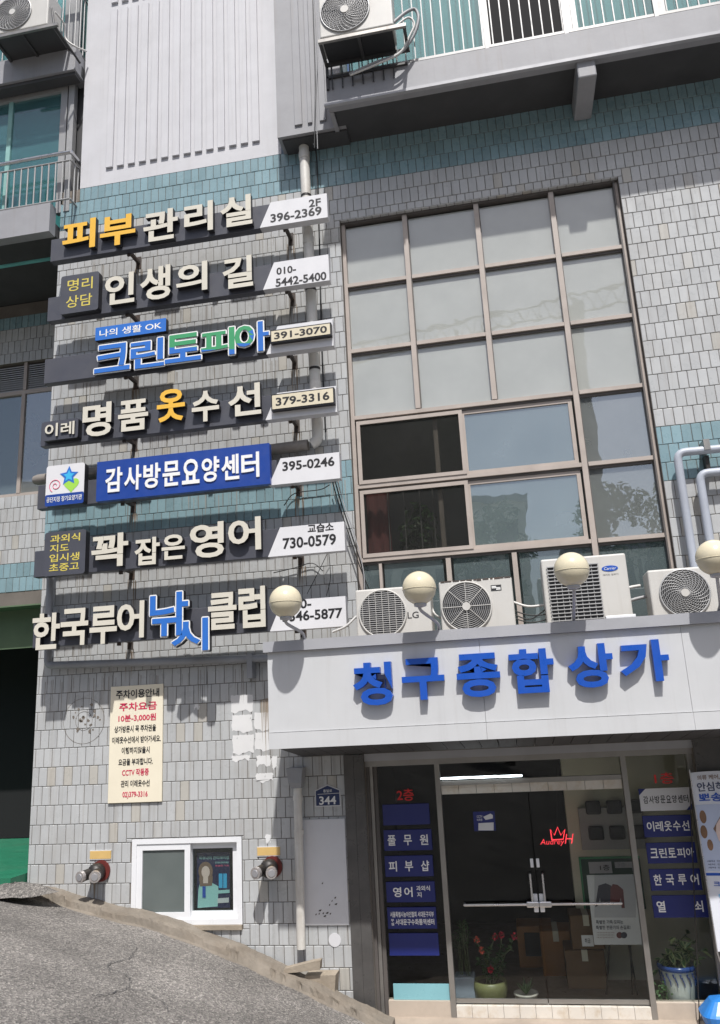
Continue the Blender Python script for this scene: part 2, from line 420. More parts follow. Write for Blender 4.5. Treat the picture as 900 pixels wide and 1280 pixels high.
# ================================================================ GROUND
KX = [-9, -5.2, -4.0, -3.54, -2.99, -2.10, -1.25, -.93, -.44, .155, 1.6, 3.2, 6, 14]
KZ = [1.36, 1.24, 1.20, 1.135, 1.01, .82, .56, .41, .25, -.03, -.42, -.72, -.95, -1.1]
KY = [-.05, -.05, -.05, -.06, -.10, -.14, -.17, -.20, -.24, -.25, -.25, -.25, -.25, -.25]
def interp(x, X, Z):
    if x <= X[0]: return Z[0]
    for i in range(len(X)-1):
        if x <= X[i+1]:
            t = (x-X[i])/(X[i+1]-X[i]); return Z[i]+(Z[i+1]-Z[i])*t
    return Z[-1]
def road_z(x, y):
    k = sum(interp(x+d, KX, KZ) for d in (-.25, 0, .25))/3
    up = min(max(-.35-y, -.4), 9)*.11
    return k-.065+up
mb = MB(); nx, ny = 150, 70
xs = [-70+40*i/10 for i in range(10)]+[-30+22*i/10 for i in range(10)]+[-8+14*i/90 for i in range(90)]+[6+30*i/10 for i in range(11)]+[80]
ys = [.05-.35*i/10 for i in range(10)]+[-.3-5*i/40 for i in range(40)]+[-5.3-10*i/10 for i in range(11)]+[-30,-60]
vs = []
for y in ys:
    for x in xs:
        j = .008*math.sin(x*9.1+y*4)*math.sin(y*7.3-x*3) if -8 < x < 6 and y > -6 else 0
        vs.append((x, y, road_z(x, y)+j-(1.2 if y > -.9 and x > .2 else 0)*min(1, (x-.2)/.3 if x > .2 else 0)))
n = len(xs)
fs = [(i*n+k, (i+1)*n+k, (i+1)*n+k+1, i*n+k+1) for i in range(len(ys)-1) for k in range(n-1)]
mb.add(vs, fs, 'asphalt', True)
road = mb.build('road', kind='structure')
# crack in the asphalt: a thin sunken-looking sliver of dark filler
mb = MB()
def crack(pts, w):
    P = bezpath([(p[0], p[1], 0) for p in pts], 7); L_ = []; Rr = []
    for i, p in enumerate(P):
        q = P[min(i+1, len(P)-1)]-P[max(i-1, 0)]; nrm = Vector((-q.y, q.x, 0)).normalized()
        ww = w*random.uniform(.35, 1.2); jx = Vector((random.uniform(-1,1), random.uniform(-1,1), 0))*.012
        for S_, lst in ((1, L_), (-1, Rr)):
            e = p+jx+nrm*ww*S_; lst.append((e.x, e.y, road_z(e.x, e.y)+.0125))
    mb.add(L_+Rr, [(i, i+1, len(P)+i+1, len(P)+i) for i in range(len(P)-1)], 'rail_dark')
def on_road(x, y):
    lo, hi = -8.0, .2
    for _ in range(40):
        mid = (lo+hi)/2; p = at(x, y, mid)
        if p.z > road_z(p.x, p.y): lo = mid
        else: hi = mid
    p = at(x, y, lo); return (p.x, p.y)
crack([on_road(*q) for q in ((172,1186),(160,1200),(137,1206),(138,1214),(158,1220),(160,1236),(120,1248))], .0045)
crack([on_road(*q) for q in ((60,1150),(95,1160),(130,1178),(172,1186))], .003)
crack([on_road(*q) for q in ((160,1236),(200,1250),(215,1268),(260,1284))], .003)
tag(mb.build('road_crack', road), None, None)

# kerb along the wall foot
mb = MB(); rng = random.Random(3); n = 120; rows = []
for i in range(n+1):
    x = -3.62+(3.86)*i/n; z = interp(x, KX, KZ)+.008*math.sin(x*5.3)+.006*math.sin(x*13.1+1); y = interp(x, KX, KY)
    w = .065+.012*math.sin(x*4.1)+.008*math.sin(x*11.7); j = lambda a: rng.uniform(-a, a)
    wide = .10*max(0, 1-abs(x+1.0)/.45); chip = .035 if rng.random() < .09 else 0
    zr_ = road_z(x, y-w-.03)
    rows.append([(x, y+.20, z-.25), (x, y+.14+wide*.2, z+.012+j(.004)), (x, y+.02, z+.012+j(.004)), (x, y-w*.75+chip*.6, z+.004+j(.004)-chip*.3), (x, y-w+j(.006)+chip, z-.014+j(.006)-chip*.4), (x, y-w-.018+j(.006)-wide*.3, zr_+.012+j(.006)), (x, y-w-.05-wide*.5+j(.012), zr_-.004), (x, y-w-.06, z-.35)])
k = len(rows[0]); vs = [p for r in rows for p in r]
fs = [(i*k+a, i*k+a+1, (i+1)*k+a+1, (i+1)*k+a) for i in range(n) for a in range(k-1)]
mb.add(vs, fs, 'kerb_stone'); mb.add(rows[0], [tuple(reversed(range(k)))], 'kerb_stone'); mb.add(rows[-1], [tuple(range(k))], 'kerb_stone')
mb.build('kerb', kind='structure')
# lump of spilled asphalt at the top of the ramp
mb = MB(); c = at(18, 1108, -.35); vs = []; fs = []; nn, rr = 20, 6
for a in range(rr+1):
    for b in range(nn):
        t = 2*math.pi*b/nn; q = a/rr
        vs.append((c.x+math.cos(t)*.42*q*(1+.18*math.sin(3*t+1)), c.y+math.sin(t)*.22*q, c.z-.07+.10*(1-q*q)*(1+.25*math.sin(5*t)*q)+rng.uniform(-.01,.01)))
for a in range(rr):
    for b in range(nn): fs.append((a*nn+b, (a+1)*nn+b, (a+1)*nn+(b+1)%nn, a*nn+(b+1)%nn))
mb.add(vs, fs, 'asphalt', True)
mb.build('asphalt_mound', None, (c.x, c.y, c.z-.07), 'low dark lump of asphalt at the top of the slope by the garage', 'asphalt lump')
# step block beside the down pipe
mb = MB()
a = at(392, 1206, -.12); b = at(408, 1222, -.1)
mb.prism([(-.66,.0),(-.33,.0),(-.30,.335),(-.60,.33)], -.17, .0, 'step_stone')
mb.build('concrete_step', None, (-.5,-.1,0), 'low concrete step below the down pipe at the wall foot', 'step')
mb = MB()
mb.prism([(-.80,.36),(-.44,.395),(-.43,.475),(-.52,.462),(-.79,.402)], -.22, -.13, 'step_stone')
mb.build('mortar_lip', None, (-.62,-.18,.3), 'pale curved mortar lip on the kerb under the down pipe', 'mortar')
# entrance forecourt
mb = MB(); mb.box(.12, 6.0, -1.05, .16, -.5, -.10, 'floor_stone')
mb.build('forecourt', kind='structure')

# ================================================================ BUILDING
TW, THH = .1, .1984
Z0 = 9.08
BLD = empty('commercial_building', (0, 0, 0), 'grey and teal tiled commercial building behind the stacked shop signs', 'building')
def holes_grid(mb, x0, x1, z0, z1, y0, y1, holes, mt):
    xs = sorted({x0, x1}|{h[0] for h in holes}|{h[1] for h in holes}); zs = sorted({z0, z1}|{h[2] for h in holes}|{h[3] for h in holes})
    xs = [x for x in xs if x0 <= x <= x1]; zs = [z for z in zs if z0 <= z <= z1]
    def solid(i, k):
        if i < 0 or k < 0 or i >= len(xs)-1 or k >= len(zs)-1: return False
        cx, cz = (xs[i]+xs[i+1])/2, (zs[k]+zs[k+1])/2
        return not any(h[0] < cx < h[1] and h[2] < cz < h[3] for h in holes)
    for i in range(len(xs)-1):
        for k in range(len(zs)-1):
            if not solid(i, k): continue
            a, b, c, d = xs[i], xs[i+1], zs[k], zs[k+1]
            mb.quad((a,y0,c),(b,y0,c),(b,y0,d),(a,y0,d), mt); mb.quad((b,y1,c),(a,y1,c),(a,y1,d),(b,y1,d), mt)
            if not solid(i-1, k): mb.quad((a,y1,c),(a,y0,c),(a,y0,d),(a,y1,d), mt)
            if not solid(i+1, k): mb.quad((b,y0,c),(b,y1,c),(b,y1,d),(b,y0,d), mt)
            if not solid(i, k-1): mb.quad((a,y1,c),(b,y1,c),(b,y0,c),(a,y0,c), mt)
            if not solid(i, k+1): mb.quad((a,y0,d),(b,y0,d),(b,y1,d),(a,y1,d), mt)
BIGW = (.07, 3.35, 3.20, 8.584); SMALLW = (-2.485, -1.272, .70, 1.578); ENTR = (.045, 3.25, -1.5, 2.33)
HOLES = [BIGW, SMALLW, ENTR]
XL, XR = -3.68, 6.6
mb = MB(); holes_grid(mb, XL, XR, -1.5, 9.675, .007, .22, HOLES, 'grout')
WALL = mb.build('tiled_wall', BLD)
def subtract(r, h):
    x0, x1, z0, z1 = r; a, b, c, d = h
    if x1 <= a or x0 >= b or z1 <= c or z0 >= d: return [r]
    out = []
    if z0 < c: out.append((x0, x1, z0, c))
    if z1 > d: out.append((x0, x1, d, z1))
    zz0, zz1 = max(z0, c), min(z1, d)
    if x0 < a: out.append((x0, a, zz0, zz1))
    if x1 > b: out.append((b, x1, zz0, zz1))
    return out
def tile_into(mb, x0, x1, z0, z1, yf, mt, g=.0029, ch=.004, dp=.009, rg=random):
    x0 += g; x1 -= g; z0 += g; z1 -= g
    if x1-x0 < .012 or z1-z0 < .012: return
    t1, t2 = rg.uniform(-.0013,.0013), rg.uniform(-.0013,.0013)
    def yy(sx, sz): return yf+t1*sx+t2*sz
    mb.add([(x0,yf+dp,z0),(x1,yf+dp,z0),(x1,yf+dp,z1),(x0,yf+dp,z1),(x0,yf+ch,z0),(x1,yf+ch,z0),(x1,yf+ch,z1),(x0,yf+ch,z1),
            (x0+ch,yy(-1,-1),z0+ch),(x1-ch,yy(1,-1),z0+ch),(x1-ch,yy(1,1),z1-ch),(x0+ch,yy(-1,1),z1-ch)],
           [(8,9,10,11),(4,5,9,8),(5,6,10,9),(6,7,11,10),(7,4,8,11),(0,1,5,4),(1,2,6,5),(2,3,7,6),(3,0,4,7)], mt)
# shared single tiles (a few slightly different ones)
def tile_mesh(k, mt):
    q = MB(); tile_into(q, -TW/2, TW/2, -THH/2, THH/2, 0, mt, rg=random.Random(k))
    me = bpy.data.meshes.new('wall_tile'); me.from_pydata(q.v, [], q.f); me.materials.append(MATS[mt]); me.update(); return me
TM = {mt: [tile_mesh(k, mt) for k in range(7)] for mt in ('tile_grey', 'tile_teal')}
OCC = [(330,735,900,950),(325,240,440,800),(30,240,440,840),(130,855,210,1010),(100,1060,145,1105),(315,1055,360,1100),(160,1040,310,1165),(362,950,440,1240),(840,550,900,760),(440,935,900,1280),(20,1085,440,1280),(340,0,900,165)]
field = MB(); cand = []
def clear(p): return all(not (a < p[0] < c and b < p[1] < d) for a, b, c, d in OCC)
EXTRA = [(-3.68, -3.41, 9.48, 9.7)]
for k in range(-3, 54):
    zt = Z0-k*THH; zb = zt-THH; mt = 'tile_teal' if (k < 0 or 18 <= k < 21) else 'tile_grey'
    off = .05 if k % 2 else 0.
    for u in range(-38, 67):
        x0 = u*TW+off; r0 = (max(x0, XL), min(x0+TW, XR), zb, min(zt, 9.675))
        if r0[1]-r0[0] < .01: continue
        rs = [r0]
        for h in HOLES+EXTRA: rs = [q for r in rs for q in subtract(r, h)]
        full = len(rs) == 1 and abs(rs[0][1]-rs[0][0]-TW) < 1e-6 and abs(rs[0][3]-rs[0][2]-THH) < 1e-6
        if full:
            c = ((rs[0][0]+rs[0][1])/2, 0, (zb+zt)/2); p = pix(c)
            if 8 < p[0] < 892 and 8 < p[1] < 1272 and clear(p):
                d = pix((c[0]+TW/2, 0, c[2])); e = pix((c[0]-TW/2, 0, c[2])); f = pix((c[0], 0, zt)); g = pix((c[0], 0, zb))
                cand.append((abs(d[0]-e[0])*abs(f[1]-g[1]), c, rs[0], mt)); continue
        for q in rs: tile_into(field, *q, 0., mt)
cand.sort(key=lambda q: -q[0])
for i, (_, c, r, mt) in enumerate(cand):
    if i < 300:
        o = bpy.data.objects.new('wall_tile', TM[mt][i*5 % 7]); COL.objects.link(o); o.parent = WALL; o.location = c
    else: tile_into(field, *r, 0., mt)
field.build('wall_tile_field', WALL, kind='stuff')
# tile return under the window lintel
mb = MB()
for u in range(0, 33): tile_into(mb, BIGW[0]+u*TW, min(BIGW[0]+u*TW+TW, BIGW[1]), 0, .12, 0, 'tile_grey')
mb.v = [Vector((v.x, .0+v.z, BIGW[3]-.008+v.y)) for v in mb.v]
mb.build('lintel_tiles', WALL, kind='stuff')
# worn white filler patches on the tiles, faded circle stamp
rg = random.Random(5)
def patch(x0, y0, x1, y1, lift=.0016, n=56, mt='patch_white'):
    a = at(x0, y1); b = at(x1, y0); poly = []; ph = rg.uniform(0, 6)
    W, H = b.x-a.x, b.z-a.z
    for i in range(n):
        t = i/n*4; s = int(t); f = t-s
        p = [(f,0),(1,f),(1-f,1),(0,1-f)][s]
        dz = (.014*math.sin(f*7+ph)+.006*math.sin(f*19+ph*2)) if s == 0 else rg.uniform(-.004,.004)
        dx_ = (.004*math.sin(f*7+ph)+.002*math.sin(f*17)) if s in (1, 3) else 0
        poly.append((a.x+W*p[0]+dx_+rg.uniform(-.002,.002), a.z+H*p[1]+dz))
    mb = MB(); mb.prism(poly, -lift, .001, mt); mb.build('filler_patch', WALL)
for q in ((289,868,316,890),(290,893,315,915),(291,918,317,942),(290,944,312,951),(318,890,337,913),(319,915,336,938),(321,944,338,957),(320,966,341,977),(340,945,346,960),(332,1043,338,1053),(243,880,249,886)): patch(*q)
mb = MB(); c = at(105, 901)
for r, w in ((.245,.004),(.10,.003)): mb.tube([(c.x+r*math.cos(t/20*math.pi), -.001, c.z+r*math.sin(t/20*math.pi)) for t in range(41)], w*.6, 'rough_concrete', 4, False)
for i in range(26):
    a = rg.uniform(0, 6.28); r = rg.uniform(.03, .2); x, z = c.x+r*math.cos(a), c.z+r*math.sin(a); s = rg.uniform(.006,.024)
    mb.prism([(x+s*rg.uniform(.5,1.3)*math.cos(t*1.047), z+s*rg.uniform(.5,1.3)*math.sin(t*1.047)) for t in range(6)], -.0016, .001, 'rough_concrete')
mb.build('faded_stamp', WALL)

# ---- white grooved panel, shaft, ledge
ZP = 9.675
mb = MB(); x0, x1 = -3.41, -.64; ztop = 14.0
zb = [at(145+0, 0, 0).z]
gx0 = at(133, 212).x; pit = (at(316, 182).x-gx0)/13; gz0 = at(230, 194).z; gz1 = at(137, 15).z
mb.box(x0, x1, .0, .3, ZP, ztop, 'white_paint')
PANEL = mb.build('grooved_panel', BLD)
for i in range(14):
    for a_, b_ in ((gz0, gz1), (gz1+.12, ztop-.2)):
        q = MB(); q.bev(gx0+i*pit, gx0+i*pit+pit*.62, -.028, .001, a_, b_, 'white_paint', .004, 1); q.build('panel_rib', PANEL)
mb = MB(); mb.box(XL, x0, .0, .3, 9.48, 9.66, 'rough_concrete'); mb.box(XL+.05, x0, .31, .5, 9.0, 12, 'grey_paint'); mb.build('concrete_ledge', BLD)
# shaft that carries the drain down from above
SX0, SX1, SY, SZ = -.60, .26, -.31, 9.655
mb = MB()
mb.box(SX0, SX1, SY, .05, SZ, ztop, 'grey_paint')
mb.box(SX0+.05, SX1, SY+.05, -.01, SZ-.03, SZ-.002, 'soffit_paint_shaded')
SHAFT = mb.build('drain_shaft', BLD)
for xa_, xb_ in ((368.5,378),(385,390.5),(400,408)):
    q = MB(); q.bev(at(xa_, 150, SY).x, at(xb_, 150, SY).x, SY-.022, SY+.001, at(375, 157, SY).z, ztop, 'grey_paint', .004, 1); q.build('panel_rib', SHAFT)
# upper-storey wall behind the right balcony
mb = MB(); mb.box(SX1, XR, .05, .3, 9.68, 9.9, 'grey_paint'); mb.box(SX1, XR, .30, .5, 9.9, 14, 'room_teal')
mb.build('upper_wall', BLD)

# ---- right balcony
BAL = MB(); BY = -.72; bx0 = .12
BAL.box(bx0, XR, BY, BY+.14, 9.64, 10.0, 'grey_paint')
BAL.box(bx0, XR, BY+.005, .04, 9.66, 9.80, 'soffit_paint_shaded')
BAL.box(bx0, bx0+.05, BY+.14, .04, 9.63, 9.97, 'grey_paint')
BAL.box(bx0-.03, XR, BY-.025, BY+.02, 9.605, 9.645, 'coping_metal')
BALC = BAL.build('balcony', BLD)
mb = MB(); bx = at(731, 100, -.5).x; mb.bev(bx-.10, bx+.10, -.70, -.01, 9.40, 9.655, 'grey_paint', .015); mb.build('beam', BALC)
mb = MB(); zr = 10.045
mb.box(bx0+.02, XR, BY+.04, BY+.075, zr, zr+.035, 'rail_white'); mb.build('bottom_rail', BALC)
mb = MB(); mb.box(bx0+.02, XR, BY+.03, BY+.08, zr+1.0, zr+1.04, 'rail_white'); mb.build('top_rail', BALC)
bm_ = MB(); bm_.box(-.0065, .0065, BY+.045, BY+.068, zr+.036, zr+.999, 'rail_white')
bal0 = None; x = bx0+.06; i = 0
while x < XR-.1:
    if bal0 is None:
        bm_.v = [Vector((v.x+x, v.y, v.z)) for v in bm_.v]; bal0 = bm_.build('baluster', BALC); bx_first = x
    else:
        o = bal0.copy(); COL.objects.link(o); o.location = bal0.location+Vector((x-bx_first, 0, 0))
    i += 1; x += .112
for xx in (at(608,50,-.65).x, at(706,30,-.65).x, at(818,10,-.65).x):
    mb = MB(); mb.box(xx-.022, xx+.022, BY+.03, BY+.08, zr-.04, zr+1.0, 'rail_white'); mb.build('railing_post', BALC)
# balcony glazing behind the railing
mb = MB(); gy = -.05
for a, b, mt in ((.3, at(603,40,gy).x, 'glass_teal'), (at(612,40,gy).x, at(700,20,gy).x, 'garage_black'), (at(722,30,gy).x, at(820,10,gy).x, 'glass_teal'), (at(832,10,gy).x, 6.5, 'glass_teal')):
    w = MB(); w.box(a, b, gy, gy+.01, 9.95, 12.4, mt); w.build('balcony_pane', BALC)
for a, b in ((at(603,40,gy).x, at(612,40,gy).x), (at(700,20,gy).x, at(722,30,gy).x), (at(820,10,gy).x, at(832,10,gy).x)):
    mb.box(a+.001, b-.001, gy-.02, gy+.04, 9.93, 12.4, 'rail_white')
mb.box(.3, 6.5, gy-.03, gy+.05, 9.87, 9.93, 'rail_white')
mb.build('balcony_frame', BALC)
mb = MB()
for x in [.32+.10*i for i in range(60)]:
    d = .04*math.sin(i*1.3); mb.box(x, x+.085, .12+.03*math.sin(x*7), .15+.03*math.sin(x*7), 9.9, 12.4, 'room_teal')
mb.build('balcony_curtain', BALC)

# ---- left wing, recessed
LY = 1.33
zt18 = at(0, 706, LY).z; lw_x0, lw_x1 = -12., -3.5
LWH = (-12., -4.05, at(0, 622, LY).z, at(30, 452, LY).z); zg = at(0, 758, LY).z
mb = MB(); holes_grid(mb, lw_x0, lw_x1, zg, 8.95, LY+.007, LY+.2, [LWH], 'grout')
LW = mb.build('recessed_wall', BLD)
mb = MB()
for k in range(-1, 22):
    zt = zt18+(18-k)*THH; zb2 = zt-THH; mt = 'tile_teal' if (k < 0 or 18 <= k < 21) else 'tile_grey'
    if zb2 < zg-.01: continue
    for u in range(-72, -34):
        xx = u*TW+(.05 if k % 2 else 0)
        for q in subtract((xx, xx+TW, zb2, min(zt, 8.94)), LWH):
            if q[3]-q[2] > .02: tile_into(mb, *q, LY, mt)
mb.build('wall_tile_field', LW, kind='stuff')
# louvred window of the recessed wing
ly = LY+.06; xm = at(33, 470, ly).x; zl1 = LWH[3]; zl0 = at(30, 490, ly).z; zw0 = LWH[2]
xr = at(64, 480, ly).x
mb = MB()
mb.box(-9, -4.05, ly-.02, ly+.06, zl0-.04, zl0+.02, 'window_frame')
mb.box(-9, -4.05, ly-.02, ly+.06, zw0, zw0+.05, 'window_frame')
mb.box(xm-.025, xm+.025, ly-.03, ly+.05, zl0+.02, zl1, 'window_frame')
xm2 = at(27, 560, ly).x
mb.box(xm2-.03, xm2+.025, ly-.025, ly+.05, zw0+.051, zl0-.041, 'window_frame')
mb.box(-4.10, -4.05, ly-.015, ly+.05, zw0+.051, zl0-.041, 'window_frame'); mb.box(-9, -4.05, LY+.16, LY+.5, zl1-.02, zl1+.1, 'interior_dark')
LWIN = mb.build('louvre_window', BLD)
for side, (a, b) in enumerate(((-9, xm-.03), (xm+.03, -4.07))):
    nsl = 12
    for i in range(nsl):
        z = zl0+.03+(zl1-zl0-.05)*i/nsl
        q = MB(); q.add([(a,ly+.0,z),(b,ly+.0,z),(b,ly+.05,z+.028),(a,ly+.05,z+.028),(a,ly+.0,z+.017),(b,ly+.0,z+.017),(b,ly+.05,z+.045),(a,ly+.05,z+.045)], [(0,1,5,4),(4,5,6,7),(3,2,1,0),(1,2,6,5),(0,4,7,3)], 'rail_white')
        q.build('louvre_slat', LWIN)
q = MB(); q.box(-9, xm2-.03, ly+.02, ly+.026, zw0+.05, zl0-.04, 'glass_dim'); q.build('window_pane', LWIN)
q = MB(); q.box(xm2+.026, -4.1, ly+.0, ly+.006, zw0+.05, zl0-.04, 'glass_hazy'); q.build('window_pane', LWIN)
mb = MB(); mb.box(-9, -4.0, LY+.9, LY+.95, 5, 9, 'interior_grey'); mb.box(-9, -3.9, LY+.2, LY+.95, zw0-.1, zw0-.02, 'interior_dark'); mb.build('window_interior', BLD)
# garage below the left wing
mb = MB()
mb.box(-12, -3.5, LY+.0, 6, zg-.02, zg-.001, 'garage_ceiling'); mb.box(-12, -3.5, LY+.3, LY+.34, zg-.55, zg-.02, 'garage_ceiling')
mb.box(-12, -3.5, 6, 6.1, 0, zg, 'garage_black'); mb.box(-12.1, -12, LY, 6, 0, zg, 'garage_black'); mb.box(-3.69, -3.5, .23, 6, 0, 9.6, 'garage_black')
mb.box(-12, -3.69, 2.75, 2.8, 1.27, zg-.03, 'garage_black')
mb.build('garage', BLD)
mb = MB(); mb.box(-12, -3.69, -.28, 6, 1.0, 1.262, 'garage_green'); mb.build('garage_floor', kind='structure')
# left balconies
LBY = -.22; lbx = -3.43
zf1, zf0 = at(40, 257, LBY).z, at(40, 292, LBY).z; zu1, zu0 = 11.77, 11.40
mb = MB()
mb.box(-9, XL-.01, LBY, LBY+.14, zf0, zf1, 'grey_paint'); mb.box(-9, XL-.01, LBY+.14, LY+.2, zf0+.02, zf0+.2, 'soffit_paint_shaded')
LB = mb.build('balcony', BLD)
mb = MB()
mb.box(-9, lbx, LBY, LBY+.16, zu0, zu1, 'grey_paint'); mb.box(-9, lbx, LBY+.16, 1.5, zu0+.02, zu0+.2, 'soffit_paint_shaded'); mb.box(lbx-.12, lbx-.001, LBY+.16, .4, zu0, zu1-.02, 'grey_paint')
mb.box(-9, lbx-.02, LBY+.04, LBY+.2, zu0-.05, zu0, 'soffit_paint_shaded')
LB2 = mb.build('balcony', BLD)
def railing(par, x0, x1, y, z0, z1, side_to=None, step=.10, rail='rail_white'):
    m1 = MB(); m1.tube([(x0,y,z0),(x1,y,z0)], .014, 'rail_white', 6); m1.build('bottom_rail', par)
    m1 = MB(); m1.tube([(x0,y-.02,z1),(x1,y-.02,z1)], .026, 'steel', 8)
    if side_to: m1.tube([(x1,y-.02,z1),(x1,side_to,z1)], .026, 'steel', 8)
    m1.build('hand_rail', par)
    m1 = MB(); m1.tube([(x0,y,z1-.11),(x1,y,z1-.11)], .014, 'rail_white', 6)
    if side_to: m1.tube([(x1,y,z1-.11),(x1,side_to,z1-.11)], .014, 'rail_white', 6); m1.tube([(x1,y,z0),(x1,side_to,z0)], .014, 'rail_white', 6)
    m1.build('middle_rail', par)
    x = x1-.02; first = None; i = 0
    while x > x0:
        if first is None:
            q = MB(); q.tube([(x,y,z0),(x,y,z1-.11)], .011, 'rail_white', 6); first = q.build('baluster', par); fx = x
        else:
            o = first.copy(); COL.objects.link(o); o.location = first.location+Vector((x-fx, 0, 0))
        x -= step; i += 1
    if side_to:
        yy = y+.09
        while yy < side_to:
            o = first.copy(); COL.objects.link(o); o.location = first.location+Vector((x1-fx, yy-y, 0)); yy += .09
railing(LB, -7, lbx-.02, LBY+.05, zf1+.05, at(92, 187, LBY).z, .32)
railing(LB2, -7, lbx-.04, LBY+.06, zu1+.06, zu1+1.15, .32)
# left balcony glazing
mb = MB(); gy = .02
xa = at(36, 150, gy).x; 
for a, b in ((-7, at(10,150,gy).x), (at(15,150,gy).x, at(76,150,gy).x)):
    q = MB(); q.box(a, b, gy+.02, gy+.026, zf1, zu0-.06, 'glass_teal'); q.build('balcony_pane', LB)
mb.box(at(10,150,gy).x, at(15,150,gy).x, gy, gy+.05, zf1, zu0-.06, 'curtain')
mb.box(at(76,150,gy).x, at(84,150,gy).x, gy-.02, gy+.05, zf1, zu0-.001, 'rail_white')
mb.box(at(86,150,gy).x, at(93,150,gy).x, gy-.03, gy+.06, zf1, zu0-.001, 'rail_white')
mb.box(-7, at(76,150,gy).x, gy-.02, gy+.05, zu0-.10, zu0-.001, 'rail_white')
mb.build('balcony_frame', LB)
mb = MB(); mb.box(-9, -3.45, .35, .4, zf0, zu0, 'room_teal'); mb.box(-3.6, -3.44, .12, .34, zf0, zu0, 'rail_dark'); mb.build('balcony_back_wall', LB)
mb = MB(); mb.box(-9, lbx-.1, .30, .36, zu1-.1, 14, 'curtain'); mb.build('balcony_back_wall', LB2)
q = MB(); q.box(-7, lbx-.35, .06, .066, zu1, 13.5, 'glass_teal'); q.build('balcony_pane', LB2)
q = MB(); q.box(lbx-.34, lbx-.12, .02, .1, zu1, 13.5, 'rail_white'); q.build('balcony_frame', LB2)

# ---- the big stair window
WY = .10
VX = [.105, .855, 1.715, 2.59, 3.325]; HZ = [8.555, 7.72, 6.86, 6.025, 5.20, 4.36, 3.30]
mb = MB()
def bar(x0, x1, z0, z1, y0=WY-.035, y1=WY+.045, mt='window_frame'): mb.box(x0, x1, y0, y1, z0, z1, mt)
bar(BIGW[0]+.005, VX[0]+.012, HZ[-1], HZ[0]); bar(VX[4]-.012, BIGW[1]-.005, HZ[-1], HZ[0])
mb.box(VX[4]-.03, VX[4]-.013, WY-.05, WY+.02, HZ[-1], HZ[0], 'frame_dark')
bar(BIGW[0]+.005, BIGW[1]-.005, HZ[0]-.0, 8.582, WY-.05, WY+.05, 'frame_dark')
WIN = mb.build('stair_window', BLD)
def sub(name, f, parent=None):
    global mb
    mb = MB(); f(); return mb.build(name, parent or WIN)
for xv in VX[1:3]:
    sub('mullion', lambda: (bar(xv-.028, xv+.028, HZ[3]+.03, HZ[0], WY-.045, WY+.05), mb.box(xv+.0285, xv+.040, WY-.02, WY+.03, HZ[3]+.03, HZ[0], 'frame_dark')))
sub('mullion', lambda: (bar(VX[3]-.028, VX[3]+.028, HZ[-1], HZ[0], WY-.045, WY+.05), mb.box(VX[3]+.0285, VX[3]+.040, WY-.02, WY+.03, HZ[-1], HZ[0], 'frame_dark')))
for z in HZ[1:6]:
    def f(z=z):
        edges = [VX[0]+.013, VX[1], VX[2], VX[3], VX[4]-.013]
        segs = [(VX[0]+.013, VX[3]-.029), (VX[3]+.041, VX[4]-.031)] if z in (HZ[3], HZ[4], HZ[5]) else [(VX[0]+.013, VX[1]-.029), (VX[1]+.041, VX[2]-.029), (VX[2]+.041, VX[3]-.029), (VX[3]+.041, VX[4]-.031)]
        for a, b in segs:
            bar(a, b, z-.022, z+.022, WY-.04, WY+.045); mb.box(a, b, WY-.015, WY+.04, z-.05, z-.0225, 'frame_dark')
    sub('transom', f)
for r in range(3):
    for c in range(4):
        def f(): mb.box(VX[c]+.014, VX[c+1]-.014, WY+.012, WY+.018, HZ[r+1]+.02, HZ[r]-.03, 'glass_frost')
        sub('window_pane', f)
for r in (3, 4):
    def f(): mb.box(VX[3]+.03, VX[4]-.014, WY+.012, WY+.018, HZ[r+1]+.02, HZ[r]-.03, 'glass_hazy')
    sub('window_pane', f)
for xa_, xb_ in ((VX[0], .32), (.335, 1.02), (1.09, 1.72), (1.79, VX[3]), (VX[3], VX[4])):
    def f(): mb.box(xa_+.02, xb_-.02, WY+.012, WY+.018, HZ[6], HZ[5]-.03, 'glass_dim')
    sub('window_pane', f)
for xv in (.325, 1.055, 1.755):
    sub('mullion', lambda: bar(xv-.022, xv+.03 if xv > .4 else xv+.01, HZ[6], HZ[5]-.051))
# sliding sashes
def sash(x0, x1, z0, z1, y, w, mt, pane, name='sliding_sash'):
    q = MB(); q.box(x0, x0+w, y-.02, y+.02, z0, z1, mt); q.box(x1-w, x1, y-.02, y+.02, z0, z1, mt)
    q.box(x0+w, x1-w, y-.02, y+.02, z0, z0+w, mt); q.box(x0+w, x1-w, y-.02, y+.02, z1-w, z1, mt)
    o = q.build(name, BLD)
    p = MB(); p.box(x0+w, x1-w, y-.003, y+.003, z0+w, z1-w, pane); p.build('window_pane', o); return o
for r in (3, 4):
    z1, z0 = HZ[r]-.052, HZ[r+1]+.024
    xs_ = 1.34
    sash(VX[0]+.03, xs_, z0, z1, WY-.03, .042, 'window_frame', 'screen_mesh')
    sash(xs_-.02, VX[3]-.05, z0, z1, WY+.015, .042, 'window_frame', 'glass_blue')
    q = MB(); q.box(1.0, 1.05, WY+.03, WY+.07, z0, z1, 'window_frame'); q.build('sash_stile', WIN)
    q = MB(); q.box(2.27, 2.31, WY+.06, WY+.09, z0, z1, 'rail_white'); q.build('sash_stile', WIN)
